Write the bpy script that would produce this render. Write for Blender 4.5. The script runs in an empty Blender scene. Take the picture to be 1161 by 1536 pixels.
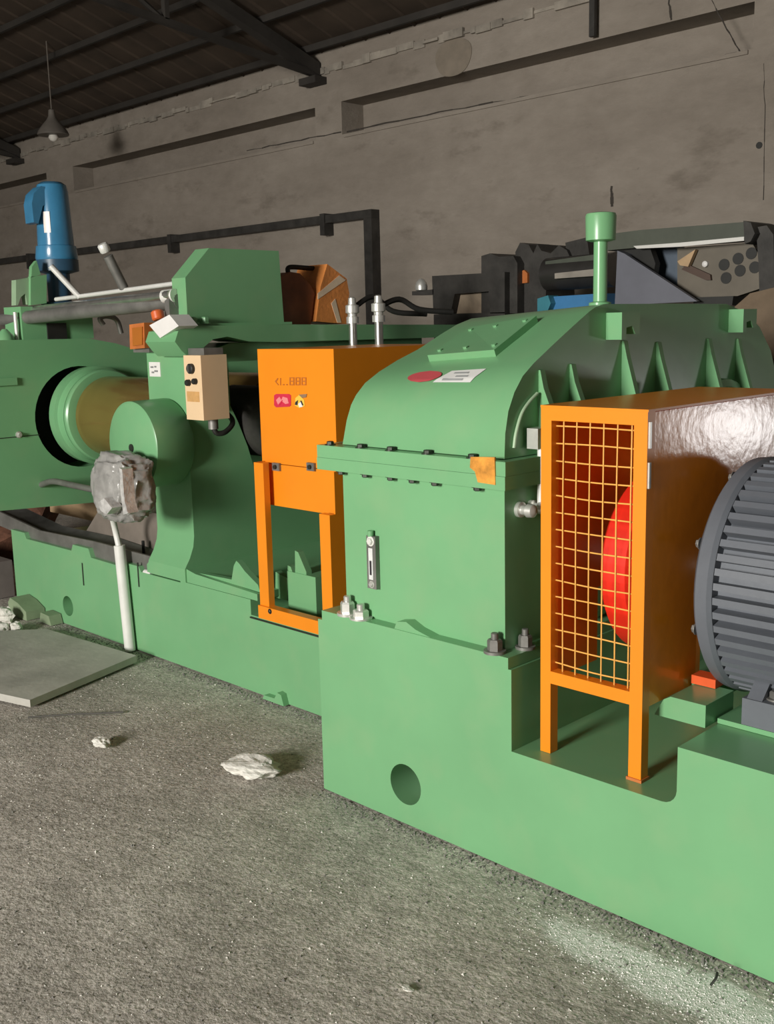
import bpy, bmesh, math, random
from mathutils import Vector, Matrix
from mathutils.geometry import tessellate_polygon
random.seed(7)
SC = bpy.context.scene
COL = SC.collection

# ------------------------------------------------------------------ camera
CAM = Vector((0.0, -2.22, 1.55)); FPX = 1582.0
YAW, PITCH, ROLL = math.radians(45.0), math.radians(10.06), math.radians(-1.37)
_f = Vector((-math.sin(YAW)*math.cos(PITCH), math.cos(YAW)*math.cos(PITCH), -math.sin(PITCH)))
_r = Vector((math.cos(YAW), math.sin(YAW), 0)); _u = _r.cross(_f)
CR = _r*math.cos(ROLL) + _u*math.sin(ROLL); CU = -_r*math.sin(ROLL) + _u*math.cos(ROLL); CF = _f
cd = bpy.data.cameras.new('camera'); cam = bpy.data.objects.new('camera', cd); COL.objects.link(cam)
cd.sensor_fit = 'VERTICAL'; cd.sensor_height = 36.0; cd.sensor_width = 36.0*1161/1536
cd.lens = FPX/1536*36.0; cd.clip_start = 0.05; cd.clip_end = 200
m = Matrix.Identity(4)
for i in range(3):
    m[i][0] = CR[i]; m[i][1] = CU[i]; m[i][2] = -CF[i]; m[i][3] = CAM[i]
cam.matrix_world = m; SC.camera = cam

# ------------------------------------------------------------------ light
def area(name, loc, target, sx, sy, power, color, shape='RECTANGLE'):
    l = bpy.data.lights.new(name, 'AREA'); l.shape = shape; l.size = sx; l.size_y = sy
    l.energy = power; l.color = color
    o = bpy.data.objects.new(name, l); COL.objects.link(o); o.location = loc
    o.rotation_euler = (Vector(target)-Vector(loc)).to_track_quat('-Z', 'Y').to_euler()
    return o
area('assumed_front_light', (-1.5, -10.0, 2.8), (-2.8, 0.5, 0.8), 2.0, 2.0, 1280, (1.0, 0.965, 0.90))  # assumed main light from the unseen front; no gate is built there
area('assumed_highlight_light', (0.58, 4.35, 0.84), (-1.37, 0.4, 1.2), 0.42, 0.34, 8.5, (1.0, 0.98, 0.97), 'ELLIPSE')  # added unseen light, assumed source of the orange side panel's highlight; no doorway built
w = bpy.data.worlds.new('hall_air'); SC.world = w; w.use_nodes = True
w.node_tree.nodes['Background'].inputs[0].default_value = (1.0, 0.95, 0.88, 1)
w.node_tree.nodes['Background'].inputs[1].default_value = 0.085
SC.view_settings.view_transform = 'Standard'; SC.view_settings.look = 'None'
SC.view_settings.exposure = 0.0; SC.view_settings.gamma = 1.0
SC.view_settings.use_curve_mapping = False

# ------------------------------------------------------------------ helpers
def P(px, py, ax, val):
    """the point on plane axis=val that the photograph shows at pixel (px, py)"""
    d = CF*FPX + CR*(px-580.5) - CU*(py-768.0)
    return CAM + d*((val-CAM[ax])/d[ax])
def lin(c):
    return tuple(((v/255)/12.92 if v/255 <= 0.04045 else ((v/255+0.055)/1.055)**2.4) for v in c)
MATS = {}
def mat(name, col, rough=0.5, metal=0.0, var=0.12, scale=6.0, bump=0.0, bscale=60.0, emit=None, spec=0.5, coat=0.0, dust=None, dustamt=0.0):
    if name in MATS: return MATS[name]
    mt = bpy.data.materials.new(name); mt.use_nodes = True; nt = mt.node_tree; N = nt.nodes; L = nt.links
    b = N['Principled BSDF']; b.inputs['Roughness'].default_value = rough; b.inputs['Metallic'].default_value = metal
    b.inputs['Specular IOR Level'].default_value = spec; b.inputs['Coat Weight'].default_value = coat
    tc = N.new('ShaderNodeTexCoord'); nz = N.new('ShaderNodeTexNoise'); nz.inputs['Scale'].default_value = scale
    nz.inputs['Detail'].default_value = 6; nz.inputs['Roughness'].default_value = 0.6
    L.new(tc.outputs['Object'], nz.inputs['Vector'])
    rp = N.new('ShaderNodeValToRGB'); rp.color_ramp.elements[0].position = 0.3; rp.color_ramp.elements[1].position = 0.7
    rp.color_ramp.elements[0].color = (*[v*(1-var) for v in col], 1); rp.color_ramp.elements[1].color = (*[min(1, v*(1+var)) for v in col], 1)
    L.new(nz.outputs['Fac'], rp.inputs['Fac']); out = rp.outputs['Color']
    if dust:
        n2 = N.new('ShaderNodeTexNoise'); n2.inputs['Scale'].default_value = scale*2.7; n2.inputs['Detail'].default_value = 8
        L.new(tc.outputs['Object'], n2.inputs['Vector'])
        r2 = N.new('ShaderNodeValToRGB'); r2.color_ramp.elements[0].position = 0.5; r2.color_ramp.elements[1].position = 0.75
        r2.color_ramp.elements[1].color = (dustamt, dustamt, dustamt, 1); r2.color_ramp.elements[0].color = (0, 0, 0, 1)
        L.new(n2.outputs['Fac'], r2.inputs['Fac'])
        mx = N.new('ShaderNodeMix'); mx.data_type = 'RGBA'; L.new(r2.outputs['Color'], mx.inputs['Factor'])
        L.new(out, mx.inputs['A']); mx.inputs['B'].default_value = (*dust, 1); out = mx.outputs['Result']
    L.new(out, b.inputs['Base Color'])
    if bump:
        n3 = N.new('ShaderNodeTexNoise'); n3.inputs['Scale'].default_value = bscale; n3.inputs['Detail'].default_value = 5
        L.new(tc.outputs['Object'], n3.inputs['Vector'])
        bp = N.new('ShaderNodeBump'); bp.inputs['Strength'].default_value = bump; bp.inputs['Distance'].default_value = 0.01
        L.new(n3.outputs['Fac'], bp.inputs['Height']); L.new(bp.outputs['Normal'], b.inputs['Normal'])
    if emit:
        b.inputs['Emission Color'].default_value = (*emit[0], 1); b.inputs['Emission Strength'].default_value = emit[1]
    MATS[name] = mt; return mt

GREEN = mat('machine_green_paint', (0.18, 0.415, 0.203), 0.30, var=0.05, scale=2.5, bump=0.05, bscale=9, dust=(0.26, 0.42, 0.22), dustamt=0.35)
ORANGE = mat('orange_paint', (0.86, 0.265, 0.012), 0.34, var=0.05, scale=3, bump=0.03, bscale=12)
ORANGE_GLOSS = mat('orange_gloss_paint', (0.90, 0.28, 0.014), 0.2, var=0.08, scale=4, bump=0.10, bscale=26, coat=0.0)
WIRE = mat('orange_wire', (0.86, 0.45, 0.10), 0.4, var=0.1, scale=30)
RED = mat('red_coupling_paint', (0.85, 0.03, 0.012), 0.4, var=0.08, scale=12, bump=0.05)
MOTOR = mat('slate_grey_motor_paint', (0.125, 0.137, 0.158), 0.5, var=0.1, scale=7, bump=0.05)
STEEL = mat('bright_steel', (0.62, 0.61, 0.58), 0.3, 0.9, var=0.15, scale=20)
ZINC = mat('zinc_plated_steel', (0.72, 0.72, 0.68), 0.35, 0.6, var=0.12, scale=25)
DULL = mat('dull_grey_steel', (0.22, 0.215, 0.20), 0.5, 0.5, var=0.25, scale=9, bump=0.05)
BLACK = mat('black_rubber', (0.018, 0.018, 0.016), 0.55, var=0.2, scale=10)
DARKMETAL = mat('dark_grimy_metal', (0.045, 0.042, 0.038), 0.6, 0.2, var=0.4, scale=8, bump=0.1)
DARKBOLT = mat('dark_bolt_steel', (0.05, 0.055, 0.045), 0.45, 0.6, var=0.2, scale=30)
GOLD = mat('oiled_roll_steel', (0.42, 0.28, 0.09), 0.2, 0.7, var=0.1, scale=3)
BEIGE = mat('beige_enclosure_plastic', (0.80, 0.58, 0.36), 0.45, var=0.04, scale=6)
WHITE = mat('white_plastic', (0.80, 0.78, 0.76), 0.45, var=0.05, scale=12)
WPAINT = mat('white_rod_paint', (0.82, 0.82, 0.78), 0.35, 0.2, var=0.06, scale=14)
BLUE = mat('blue_motor_paint', (0.045, 0.20, 0.36), 0.22, var=0.12, scale=7, coat=0.4)
BLUED = mat('dark_blue_flange_paint', (0.025, 0.07, 0.12), 0.4, var=0.15, scale=9)
WRAP = mat('grey_plastic_wrap', (0.33, 0.325, 0.31), 0.28, 0.1, var=0.35, scale=11, bump=0.6, bscale=22)
PVC = mat('white_conduit', (0.78, 0.78, 0.74), 0.4, var=0.06, scale=12)
CARD = mat('cardboard', (0.48, 0.33, 0.19), 0.8, var=0.15, scale=8)
RUSTY = mat('rust_orange_paint', (0.50, 0.15, 0.035), 0.55, var=0.3, scale=9)
STONE = mat('pale_mortar_stone', (0.74, 0.72, 0.66), 0.85, var=0.12, scale=22, bump=0.5, bscale=45)
ROCKD = mat('grey_concrete_crumb', (0.20, 0.19, 0.175), 0.9, var=0.35, scale=30)
ROOFM = mat('sooty_roof_sheet', (0.055, 0.039, 0.027), 0.7, var=0.35, scale=1.7, bump=0.1)
ROOFB = mat('dark_roof_steel', (0.030, 0.026, 0.022), 0.7, var=0.3, scale=3)
TAPE = mat('clear_tape', (0.78, 0.62, 0.45), 0.3, var=0.1, scale=14)
SLATE = mat('blue_grey_panel', (0.15, 0.155, 0.185), 0.5, var=0.1, scale=5)
BLUEP = mat('bright_blue_panel', (0.05, 0.20, 0.42), 0.45, var=0.12, scale=6)
BROWNP = mat('grey_brown_panel', (0.155, 0.135, 0.105), 0.6, var=0.15, scale=5)
OLIVE = mat('old_dark_green_paint', (0.075, 0.085, 0.065), 0.5, var=0.2, scale=5)
INK = mat('dark_print', (0.03, 0.025, 0.03), 0.5, var=0.1)
REDST = mat('red_sticker', (0.62, 0.03, 0.07), 0.4, var=0.1)
PINK = mat('pale_red_print', (0.80, 0.25, 0.25), 0.4, var=0.1)
YELST = mat('yellow_sticker', (0.85, 0.55, 0.07), 0.4, var=0.08)
BRNPR = mat('brown_print', (0.50, 0.15, 0.02), 0.5, var=0.1)
OCHRE = mat('ochre_label', (0.60, 0.34, 0.13), 0.5, var=0.15, scale=25)

def link(o, parent=None):
    COL.objects.link(o)
    if parent is not None:
        o.parent = parent
        if parent.parent is None and parent.type == 'EMPTY': o.location = -parent.location
    return o
def mk(name, bm, mt, parent=None, smooth=None):
    bmesh.ops.recalc_face_normals(bm, faces=bm.faces)
    me = bpy.data.meshes.new(name); bm.to_mesh(me); bm.free()
    if smooth is not None:
        for p in me.polygons: p.use_smooth = True
        me.set_sharp_from_angle(angle=math.radians(smooth))
    me.materials.append(mt)
    return link(bpy.data.objects.new(name, me), parent)
def tag(o, label, cat, group=None, kind=None):
    o['label'] = label; o['category'] = cat
    if group: o['group'] = group
    if kind: o['kind'] = kind
    return o
def T(name, label, cat, loc, group=None):
    o = bpy.data.objects.new(name, None); o.empty_display_size = 0.1; COL.objects.link(o); o.location = loc
    return tag(o, label, cat, group)
def struct(o):
    o['kind'] = 'structure'; return o
def bev(bm, w, seg=2):
    if w: bmesh.ops.bevel(bm, geom=[e for e in bm.edges if len(e.link_faces) == 2 and e.calc_face_angle(0) > 0.5], offset=w, segments=seg, affect='EDGES', clamp_overlap=True, profile=0.5)
def addbox(bm, x0, x1, y0, y1, z0, z1):
    v = [bm.verts.new((x, y, z)) for x in (x0, x1) for y in (y0, y1) for z in (z0, z1)]
    for f in ((0,1,3,2),(4,6,7,5),(0,4,5,1),(2,3,7,6),(0,2,6,4),(1,5,7,3)): bm.faces.new([v[i] for i in f])
def box(name, x0, x1, y0, y1, z0, z1, mt, parent=None, bw=0.004, seg=2):
    bm = bmesh.new(); addbox(bm, x0, x1, y0, y1, z0, z1); bev(bm, min(bw, 0.3*min(abs(x1-x0), abs(y1-y0), abs(z1-z0))), seg)
    return mk(name, bm, mt, parent, 40)
def to3(ax, a, b, v):
    # the two in-plane axes keep their x,y,z order
    return ((v, a, b), (a, v, b), (a, b, v))[ax]
def prism(name, outer, ax, v0, v1, mt, parent=None, holes=(), bw=0.0, smooth=35, seg=2):
    bm = bmesh.new(); loops = [outer]+list(holes); flat = [q for l in loops for q in l]
    A = [bm.verts.new(to3(ax, q[0], q[1], v0)) for q in flat]; B = [bm.verts.new(to3(ax, q[0], q[1], v1)) for q in flat]
    if holes:
        for t in tessellate_polygon([[Vector((q[0], q[1], 0)) for q in l] for l in loops]):
            try: bm.faces.new([A[i] for i in t]); bm.faces.new([B[i] for i in reversed(t)])
            except ValueError: pass
    else:
        bm.faces.new(A); bm.faces.new(list(reversed(B)))
    k = 0
    for l in loops:
        n = len(l)
        for i in range(n):
            j = (i+1) % n; bm.faces.new((A[k+i], B[k+i], B[k+j], A[k+j]))
        k += n
    if bw: bev(bm, bw, seg)
    return mk(name, bm, mt, parent, smooth)
def pxp(name, pts, ax, val, depth, mt, parent=None, bw=0.0, smooth=35, holes=()):
    """a plate whose outline on plane axis=val is read from the photograph, given real thickness along that axis"""
    f = lambda ps: [tuple(c for i, c in enumerate(P(x, y, ax, val)) if i != ax) for x, y in ps]
    return prism(name, f(pts), ax, val, val+depth, mt, parent, [f(h) for h in holes], bw, smooth)
def frame_of(d):
    d = d.normalized(); a = Vector((0, 0, 1)) if abs(d.z) < 0.9 else Vector((1, 0, 0))
    u = d.cross(a).normalized(); return u, d.cross(u).normalized()
def addlathe(bm, p0, p1, prof, seg=32):
    """prof: (t along p0..p1 in metres, radius); solid of revolution with closed ends"""
    p0 = Vector(p0); d = (Vector(p1)-p0).normalized(); u, v = frame_of(d); rings = []
    for t, r in prof:
        c = p0+d*t
        rings.append([bm.verts.new(c+(u*math.cos(2*math.pi*i/seg)+v*math.sin(2*math.pi*i/seg))*max(r, 1e-4)) for i in range(seg)])
    for a, b in zip(rings, rings[1:]):
        for i in range(seg):
            j = (i+1) % seg; bm.faces.new((a[i], a[j], b[j], b[i]))
    bm.faces.new(rings[0]); bm.faces.new(list(reversed(rings[-1])))
def lathe(name, p0, p1, prof, mt, parent=None, seg=32, smooth=40):
    bm = bmesh.new(); addlathe(bm, p0, p1, prof, seg); return mk(name, bm, mt, parent, smooth)
def cyl(name, p0, p1, r, mt, parent=None, seg=24, r2=None, ch=0.0):
    L = (Vector(p1)-Vector(p0)).length; r2 = r if r2 is None else r2
    pr = [(0, r), (L, r2)] if not ch else [(0, r-ch), (ch, r), (L-ch, r2), (L, r2-ch)]
    return lathe(name, p0, p1, pr, mt, parent, seg)
def tube(name, pts, r, mt, parent=None, seg=10, sub=6):
    pts = [Vector(p) for p in pts]; path = []
    if sub > 1 and len(pts) > 2:
        ext = [pts[0]*2-pts[1]]+pts+[pts[-1]*2-pts[-2]]
        for i in range(1, len(ext)-2):
            a, b, c, d = ext[i-1:i+3]
            for k in range(sub):
                t = k/sub
                path.append(0.5*((2*b)+(c-a)*t+(2*a-5*b+4*c-d)*t*t+(3*b-a-3*c+d)*t**3))
        path.append(pts[-1])
    else: path = pts
    bm = bmesh.new(); rings = []; u = None
    for i, p in enumerate(path):
        d = (path[min(i+1, len(path)-1)]-path[max(i-1, 0)]).normalized()
        if u is None: u, v = frame_of(d)
        else:
            u = (u-d*u.dot(d)).normalized(); v = d.cross(u)
        rings.append([bm.verts.new(p+(u*math.cos(2*math.pi*k/seg)+v*math.sin(2*math.pi*k/seg))*r) for k in range(seg)])
    for a, b in zip(rings, rings[1:]):
        for k in range(seg): bm.faces.new((a[k], a[(k+1) % seg], b[(k+1) % seg], b[k]))
    bm.faces.new(rings[0]); bm.faces.new(list(reversed(rings[-1])))
    return mk(name, bm, mt, parent, 50)
def arc(cx, cy, r, a0, a1, n):
    return [(cx+r*math.cos(math.radians(a0+(a1-a0)*i/n)), cy+r*math.sin(math.radians(a0+(a1-a0)*i/n))) for i in range(n+1)]
def circle(cx, cy, r, n=28): return arc(cx, cy, r, 0, 360, n)[:-1]
def hexbolt(name, c, d, r, h, mt, parent, washer=True):
    """hexagonal head on a washer, sitting at c and pointing along d"""
    c = Vector(c); d = Vector(d).normalized(); bm = bmesh.new(); k = 0.0
    if washer: addlathe(bm, c, c+d, [(0, r*1.45), (h*0.2, r*1.45)], 16); k = h*0.2
    addlathe(bm, c, c+d, [(k, r), (h*0.85, r), (h, r*0.82)], 6)
    return mk(name, bm, mt, parent, 25)
def rock(name, c, size, mt, seed, parent=None, squash=(1, 1, 0.5), n=2, amp=0.35):
    rnd = random.Random(seed); bm = bmesh.new(); bmesh.ops.create_icosphere(bm, subdivisions=n, radius=1.0)
    from mathutils import noise
    off = Vector((rnd.random()*50, rnd.random()*50, rnd.random()*50))
    for v in bm.verts:
        k = 1+amp*noise.noise(v.co*1.3+off)+amp*0.5*noise.noise(v.co*3.1+off)
        v.co = Vector((v.co.x*k*squash[0], v.co.y*k*squash[1], v.co.z*k*squash[2]))*size
    zm = min(v.co.z for v in bm.verts)
    for v in bm.verts: v.co += Vector((c[0], c[1], c[2]-zm-0.1*size*squash[2]))
    return mk(name, bm, mt, parent)

# ================================================================== SETTING
def floor_material():
    mt = bpy.data.materials.new('dusty_concrete'); mt.use_nodes = True; nt = mt.node_tree; N = nt.nodes; L = nt.links
    b = N['Principled BSDF']; b.inputs['Roughness'].default_value = 0.9; b.inputs['Specular IOR Level'].default_value = 0.25
    tc = N.new('ShaderNodeTexCoord')
    def noise(scale, detail=6, rough=0.6):
        n = N.new('ShaderNodeTexNoise'); n.inputs['Scale'].default_value = scale; n.inputs['Detail'].default_value = detail
        n.inputs['Roughness'].default_value = rough; L.new(tc.outputs['Object'], n.inputs['Vector']); return n.outputs['Fac']
    def ramp(fac, a, ca, c, cc):
        r = N.new('ShaderNodeValToRGB'); r.color_ramp.elements[0].position = a; r.color_ramp.elements[1].position = c
        r.color_ramp.elements[0].color = (*ca, 1); r.color_ramp.elements[1].color = (*cc, 1); L.new(fac, r.inputs['Fac']); return r.outputs['Color']
    def mix(f, A, B, mode='MIX'):
        m = N.new('ShaderNodeMix'); m.data_type = 'RGBA'; m.blend_type = mode
        for s, v in (('Factor', f), ('A', A), ('B', B)):
            if isinstance(v, (int, float)): m.inputs[s].default_value = v
            elif isinstance(v, tuple): m.inputs[s].default_value = (*v, 1)
            else: L.new(v, m.inputs[s])
        return m.outputs['Result']
    base = ramp(noise(1.3, 8), 0.32, (0.42, 0.39, 0.355), 0.68, (0.65, 0.61, 0.565))
    grain = ramp(noise(42, 8, 0.75), 0.3, (0.55, 0.54, 0.52), 0.72, (1.3, 1.3, 1.28))
    c = mix(0.85, base, grain, 'MULTIPLY')
    c = mix(0.55, c, ramp(noise(9, 5, 0.6), 0.32, (0.70, 0.69, 0.67), 0.68, (1.2, 1.2, 1.19)), 'MULTIPLY')
    c = mix(0.6, c, ramp(noise(85, 3, 0.6), 0.36, (0.62, 0.61, 0.59), 0.64, (1.28, 1.28, 1.26)), 'MULTIPLY')
    spots = ramp(noise(120, 3, 0.6), 0.61, (0, 0, 0), 0.67, (0.75, 0.75, 0.75)); c = mix(spots, c, (0.80, 0.77, 0.72))
    sp2 = ramp(noise(46, 5, 0.75), 0.62, (0, 0, 0), 0.68, (0.6, 0.6, 0.6)); c = mix(sp2, c, (0.78, 0.75, 0.70))
    dk = ramp(noise(33, 5, 0.7), 0.64, (0, 0, 0), 0.72, (0.55, 0.55, 0.55)); c = mix(dk, c, (0.12, 0.11, 0.10))
    # spilled lime powder along the foot of the machine bed: a stain with a shape of its own
    mp = N.new('ShaderNodeMapping'); L.new(tc.outputs['Object'], mp.inputs['Vector'])
    mp.inputs['Location'].default_value = (1.12*0+0, 0, 0)
    sp = N.new('ShaderNodeSeparateXYZ'); L.new(mp.outputs['Vector'], sp.inputs['Vector'])
    def mth(op, a, bb):
        n = N.new('ShaderNodeMath'); n.operation = op
        for i, v in enumerate((a, bb)):
            if isinstance(v, (int, float)): n.inputs[i].default_value = v
            else: L.new(v, n.inputs[i])
        return n.outputs[0]
    ex = mth('DIVIDE', mth('ADD', sp.outputs['X'], 1.08), 0.52); ey = mth('DIVIDE', mth('ADD', sp.outputs['Y'], 0.155), 0.10)
    d = mth('ADD', mth('MULTIPLY', ex, ex), mth('MULTIPLY', ey, ey))
    d = mth('ADD', d, mth('MULTIPLY', mth('SUBTRACT', noise(9, 6, 0.7), 0.5), 2.6))
    pw = ramp(d, 0.35, (1, 1, 1), 1.0, (0, 0, 0))
    pg = ramp(noise(48, 6, 0.8), 0.34, (0.45, 0.45, 0.45), 0.52, (1, 1, 1))
    c = mix(mix(1.0, pw, pg, 'MULTIPLY'), c, (0.82, 0.81, 0.77))
    L.new(c, b.inputs['Base Color'])
    bp = N.new('ShaderNodeBump'); bp.inputs['Strength'].default_value = 0.5; bp.inputs['Distance'].default_value = 0.012
    hs = mth('ADD', mth('MULTIPLY', noise(70, 4, 0.6), 1.0), mth('MULTIPLY', noise(9, 4), 1.0))
    L.new(hs, bp.inputs['Height']); L.new(bp.outputs['Normal'], b.inputs['Normal'])
    return mt
bm = bmesh.new()
bmesh.ops.create_grid(bm, x_segments=260, y_segments=150, size=1.0)
from mathutils import noise as mnoise
for v in bm.verts:
    v.co.x = -6.5+v.co.x*13.0; v.co.y = -2.5+v.co.y*7.5
    v.co.z = 0.006*mnoise.noise(Vector((v.co.x*1.1, v.co.y*1.1, 0)))-0.006
floor = struct(mk('floor', bm, floor_material(), None, 180))

def wall_material():
    mt = bpy.data.materials.new('grimy_plaster'); mt.use_nodes = True; nt = mt.node_tree; N = nt.nodes; L = nt.links
    b = N['Principled BSDF']; b.inputs['Roughness'].default_value = 0.9; b.inputs['Specular IOR Level'].default_value = 0.2
    tc = N.new('ShaderNodeTexCoord'); mp = N.new('ShaderNodeMapping'); mp.inputs['Scale'].default_value = (0.7, 1, 1.6)
    L.new(tc.outputs['Object'], mp.inputs['Vector'])
    def noise(scale, d=7, r=0.6):
        n = N.new('ShaderNodeTexNoise'); n.inputs['Scale'].default_value = scale; n.inputs['Detail'].default_value = d
        n.inputs['Roughness'].default_value = r; L.new(mp.outputs['Vector'], n.inputs['Vector']); return n.outputs['Fac']
    def ramp(fac, a, ca, c, cc):
        r = N.new('ShaderNodeValToRGB'); r.color_ramp.elements[0].position = a; r.color_ramp.elements[1].position = c
        r.color_ramp.elements[0].color = (*ca, 1); r.color_ramp.elements[1].color = (*cc, 1); L.new(fac, r.inputs['Fac']); return r.outputs['Color']
    def mix(f, A, B, mode='MIX'):
        m = N.new('ShaderNodeMix'); m.data_type = 'RGBA'; m.blend_type = mode
        for s, v in (('Factor', f), ('A', A), ('B', B)):
            if isinstance(v, (int, float)): m.inputs[s].default_value = v
            elif isinstance(v, tuple): m.inputs[s].default_value = (*v, 1)
            else: L.new(v, m.inputs[s])
        return m.outputs['Result']
    c = ramp(noise(0.8), 0.3, (0.245, 0.212, 0.178), 0.7, (0.335, 0.295, 0.252))
    c = mix(0.5, c, ramp(noise(6, 8, 0.7), 0.3, (0.75, 0.74, 0.72), 0.7, (1.15, 1.15, 1.15)), 'MULTIPLY')
    st = ramp(noise(2.1, 8, 0.68), 0.58, (0, 0, 0), 0.70, (0.55, 0.55, 0.55)); c = mix(st, c, (0.15, 0.125, 0.10))
    sk = ramp(noise(9, 8, 0.75), 0.66, (0, 0, 0), 0.74, (0.6, 0.6, 0.6)); c = mix(sk, c, (0.10, 0.085, 0.07))
    L.new(c, b.inputs['Base Color'])
    bp = N.new('ShaderNodeBump'); bp.inputs['Strength'].default_value = 0.4; bp.inputs['Distance'].default_value = 0.02
    L.new(noise(12, 8, 0.7), bp.inputs['Height']); L.new(bp.outputs['Normal'], b.inputs['Normal'])
    return mt
PLASTER = wall_material()
WY = 4.5
# back wall with blocked-up clerestory bays: (x0, x1) between pilasters
RZ0, RZ1 = 3.225, 3.505
bays = [(-16.5, -12.55), (-11.9, -7.52), (-7.17, -3.33), (-2.9, 1.2), (1.6, 5.6)]
holes = [[(a, RZ0), (b, RZ0), (b, RZ1), (a, RZ1)] for a, b in bays]
wall = struct(prism('wall_back', [(-19, -0.05), (6.5, -0.05), (6.5, 4.02), (-19, 4.02)], 1, WY, WY+0.30, PLASTER, None, holes, smooth=None))
box('wall_core', -19, 6.5, WY+0.27, WY+0.45, -0.05, 4.02, PLASTER, wall, 0)
for a, b in bays:
    box('sill_lip', a+0.03, b-0.03, WY-0.014, WY+0.005, RZ0-0.03, RZ0-0.004, PLASTER, wall, 0.002)
# ragged mortar bed along the top of the wall
rnd = random.Random(3); bm = bmesh.new(); x = -19.0
while x < 6.4:
    l = rnd.uniform(0.03, 0.22); addbox(bm, x, x+l*1.05, WY-rnd.uniform(0.005, 0.035), WY+0.05, 3.775+rnd.uniform(-0.02, 0.015), 3.815+rnd.uniform(-0.02, 0.02)); x += l
mort = mk('mortar_bed', bm, mat('pale_mortar', (0.28, 0.25, 0.21), 0.9, var=0.4, scale=5, bump=0.3), wall); mort['kind'] = 'stuff'
c = P(680, 86, 1, WY-0.004)
prism('plaster_patch', [(c.x+0.19*math.cos(t)*(1+0.05*math.sin(3*t)), c.z+0.15*math.sin(t)*(1+0.06*math.cos(2*t))) for t in [k*math.pi/14 for k in range(28)]], 1, WY-0.006, WY+0.01, mat('tan_plaster', (0.22, 0.185, 0.145), 0.9, var=0.2, scale=6), wall)
def crack(pts, wd=0.008):
    q = [P(x, y, 1, WY-0.002) for x, y in pts]; bm = bmesh.new(); rr = random.Random(len(pts)); path = []
    for a, b in zip(q, q[1:]):
        for k in range(6): path.append(a.lerp(b, k/6)+Vector((rr.uniform(-.004, .004), 0, rr.uniform(-.005, .005))))
    path.append(q[-1])
    for a, b in zip(path, path[1:]):
        d = (b-a).normalized(); n = Vector((-d.z, 0, d.x))*wd*rr.uniform(0.4, 1.2)
        vs = [bm.verts.new(p) for p in (a-n, b-n, b+n, a+n)]; bm.faces.new(vs)
        vs2 = [bm.verts.new(p+Vector((0, 0.004, 0))) for p in (a-n, b-n, b+n, a+n)]; bm.faces.new(vs2)
    mk('crack', bm, mat('crack_grime', (0.05, 0.042, 0.035), 0.95, var=0.3, scale=9), wall)
crack([(520, 197), (640, 172), (760, 150), (880, 128)], 0.006); crack([(880, 128), (1000, 104), (1105, 80)], 0.009)
crack([(1068, 0), (1085, 35), (1112, 82)], 0.004); crack([(1146, 95), (1147, 170), (1145, 300)], 0.0025)
crack([(370, 226), (440, 212), (512, 198)], 0.005); crack([(1003, 0), (1007, 30)], 0.008); crack([(917, 280), (918, 310)], 0.012)
prism('drill_hole', circle(P(1139, 218, 1, WY).x, P(1139, 218, 1, WY).z, 0.022, 10), 1, WY-0.004, WY+0.01, BLACK, wall)

struct(box('wall_left', -19.25, -19.0, -9.6, WY+0.3, -0.05, 8.5, PLASTER, None, 0))
# roof: rises from the back wall towards the aisle
RS = 0.35
def roofz(y): return 3.87+(WY-y)*RS
ceil = None
bm = bmesh.new()
def sheetmesh():
    bm = bmesh.new(); W = 0.86; n = 36; ys = [WY+0.3, 1.5, -2.0, -5.5, -9.6]; rows = []
    for y in ys:
        row = []
        for i in range(n+1):
            t = i/n; ph = (t*3) % 1.0
            h = 0.012 if ph < 0.86 else -0.002
            row.append(bm.verts.new((t*W, y, roofz(y)+0.075+h)))
        rows.append(row)
    for a, b in zip(rows, rows[1:]):
        for i in range(n): bm.faces.new((a[i], a[i+1], b[i+1], b[i]))
    me = bpy.data.meshes.new('roof_sheet'); bm.to_mesh(me); bm.free(); me.materials.append(ROOFM); return me
ceil = struct(prism('ceiling', [(WY+0.3, roofz(WY+0.3)+0.13), (-9.6, roofz(-9.6)+0.13), (-9.6, roofz(-9.6)+0.16), (WY+0.3, roofz(WY+0.3)+0.16)], 0, -19, 6.5, ROOFM, None))
sm = sheetmesh()
for i in range(30):
    o = bpy.data.objects.new('roof_sheet', sm); link(o, ceil); o.location = (-19.0+i*0.85, 0, (i % 2)*0.004)
for k, y in enumerate([4.36, 3.88, 3.44, 2.94, 2.42, 1.9, 1.38, 0.86, 0.34, -0.18, -0.7, -1.7, -2.7, -3.7, -4.7, -5.7, -6.7]):
    z = roofz(y); box('purlin', -19, 6.5, y-0.016, y+0.016, z+0.02, z+0.075, ROOFB, ceil, 0.004)
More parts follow.
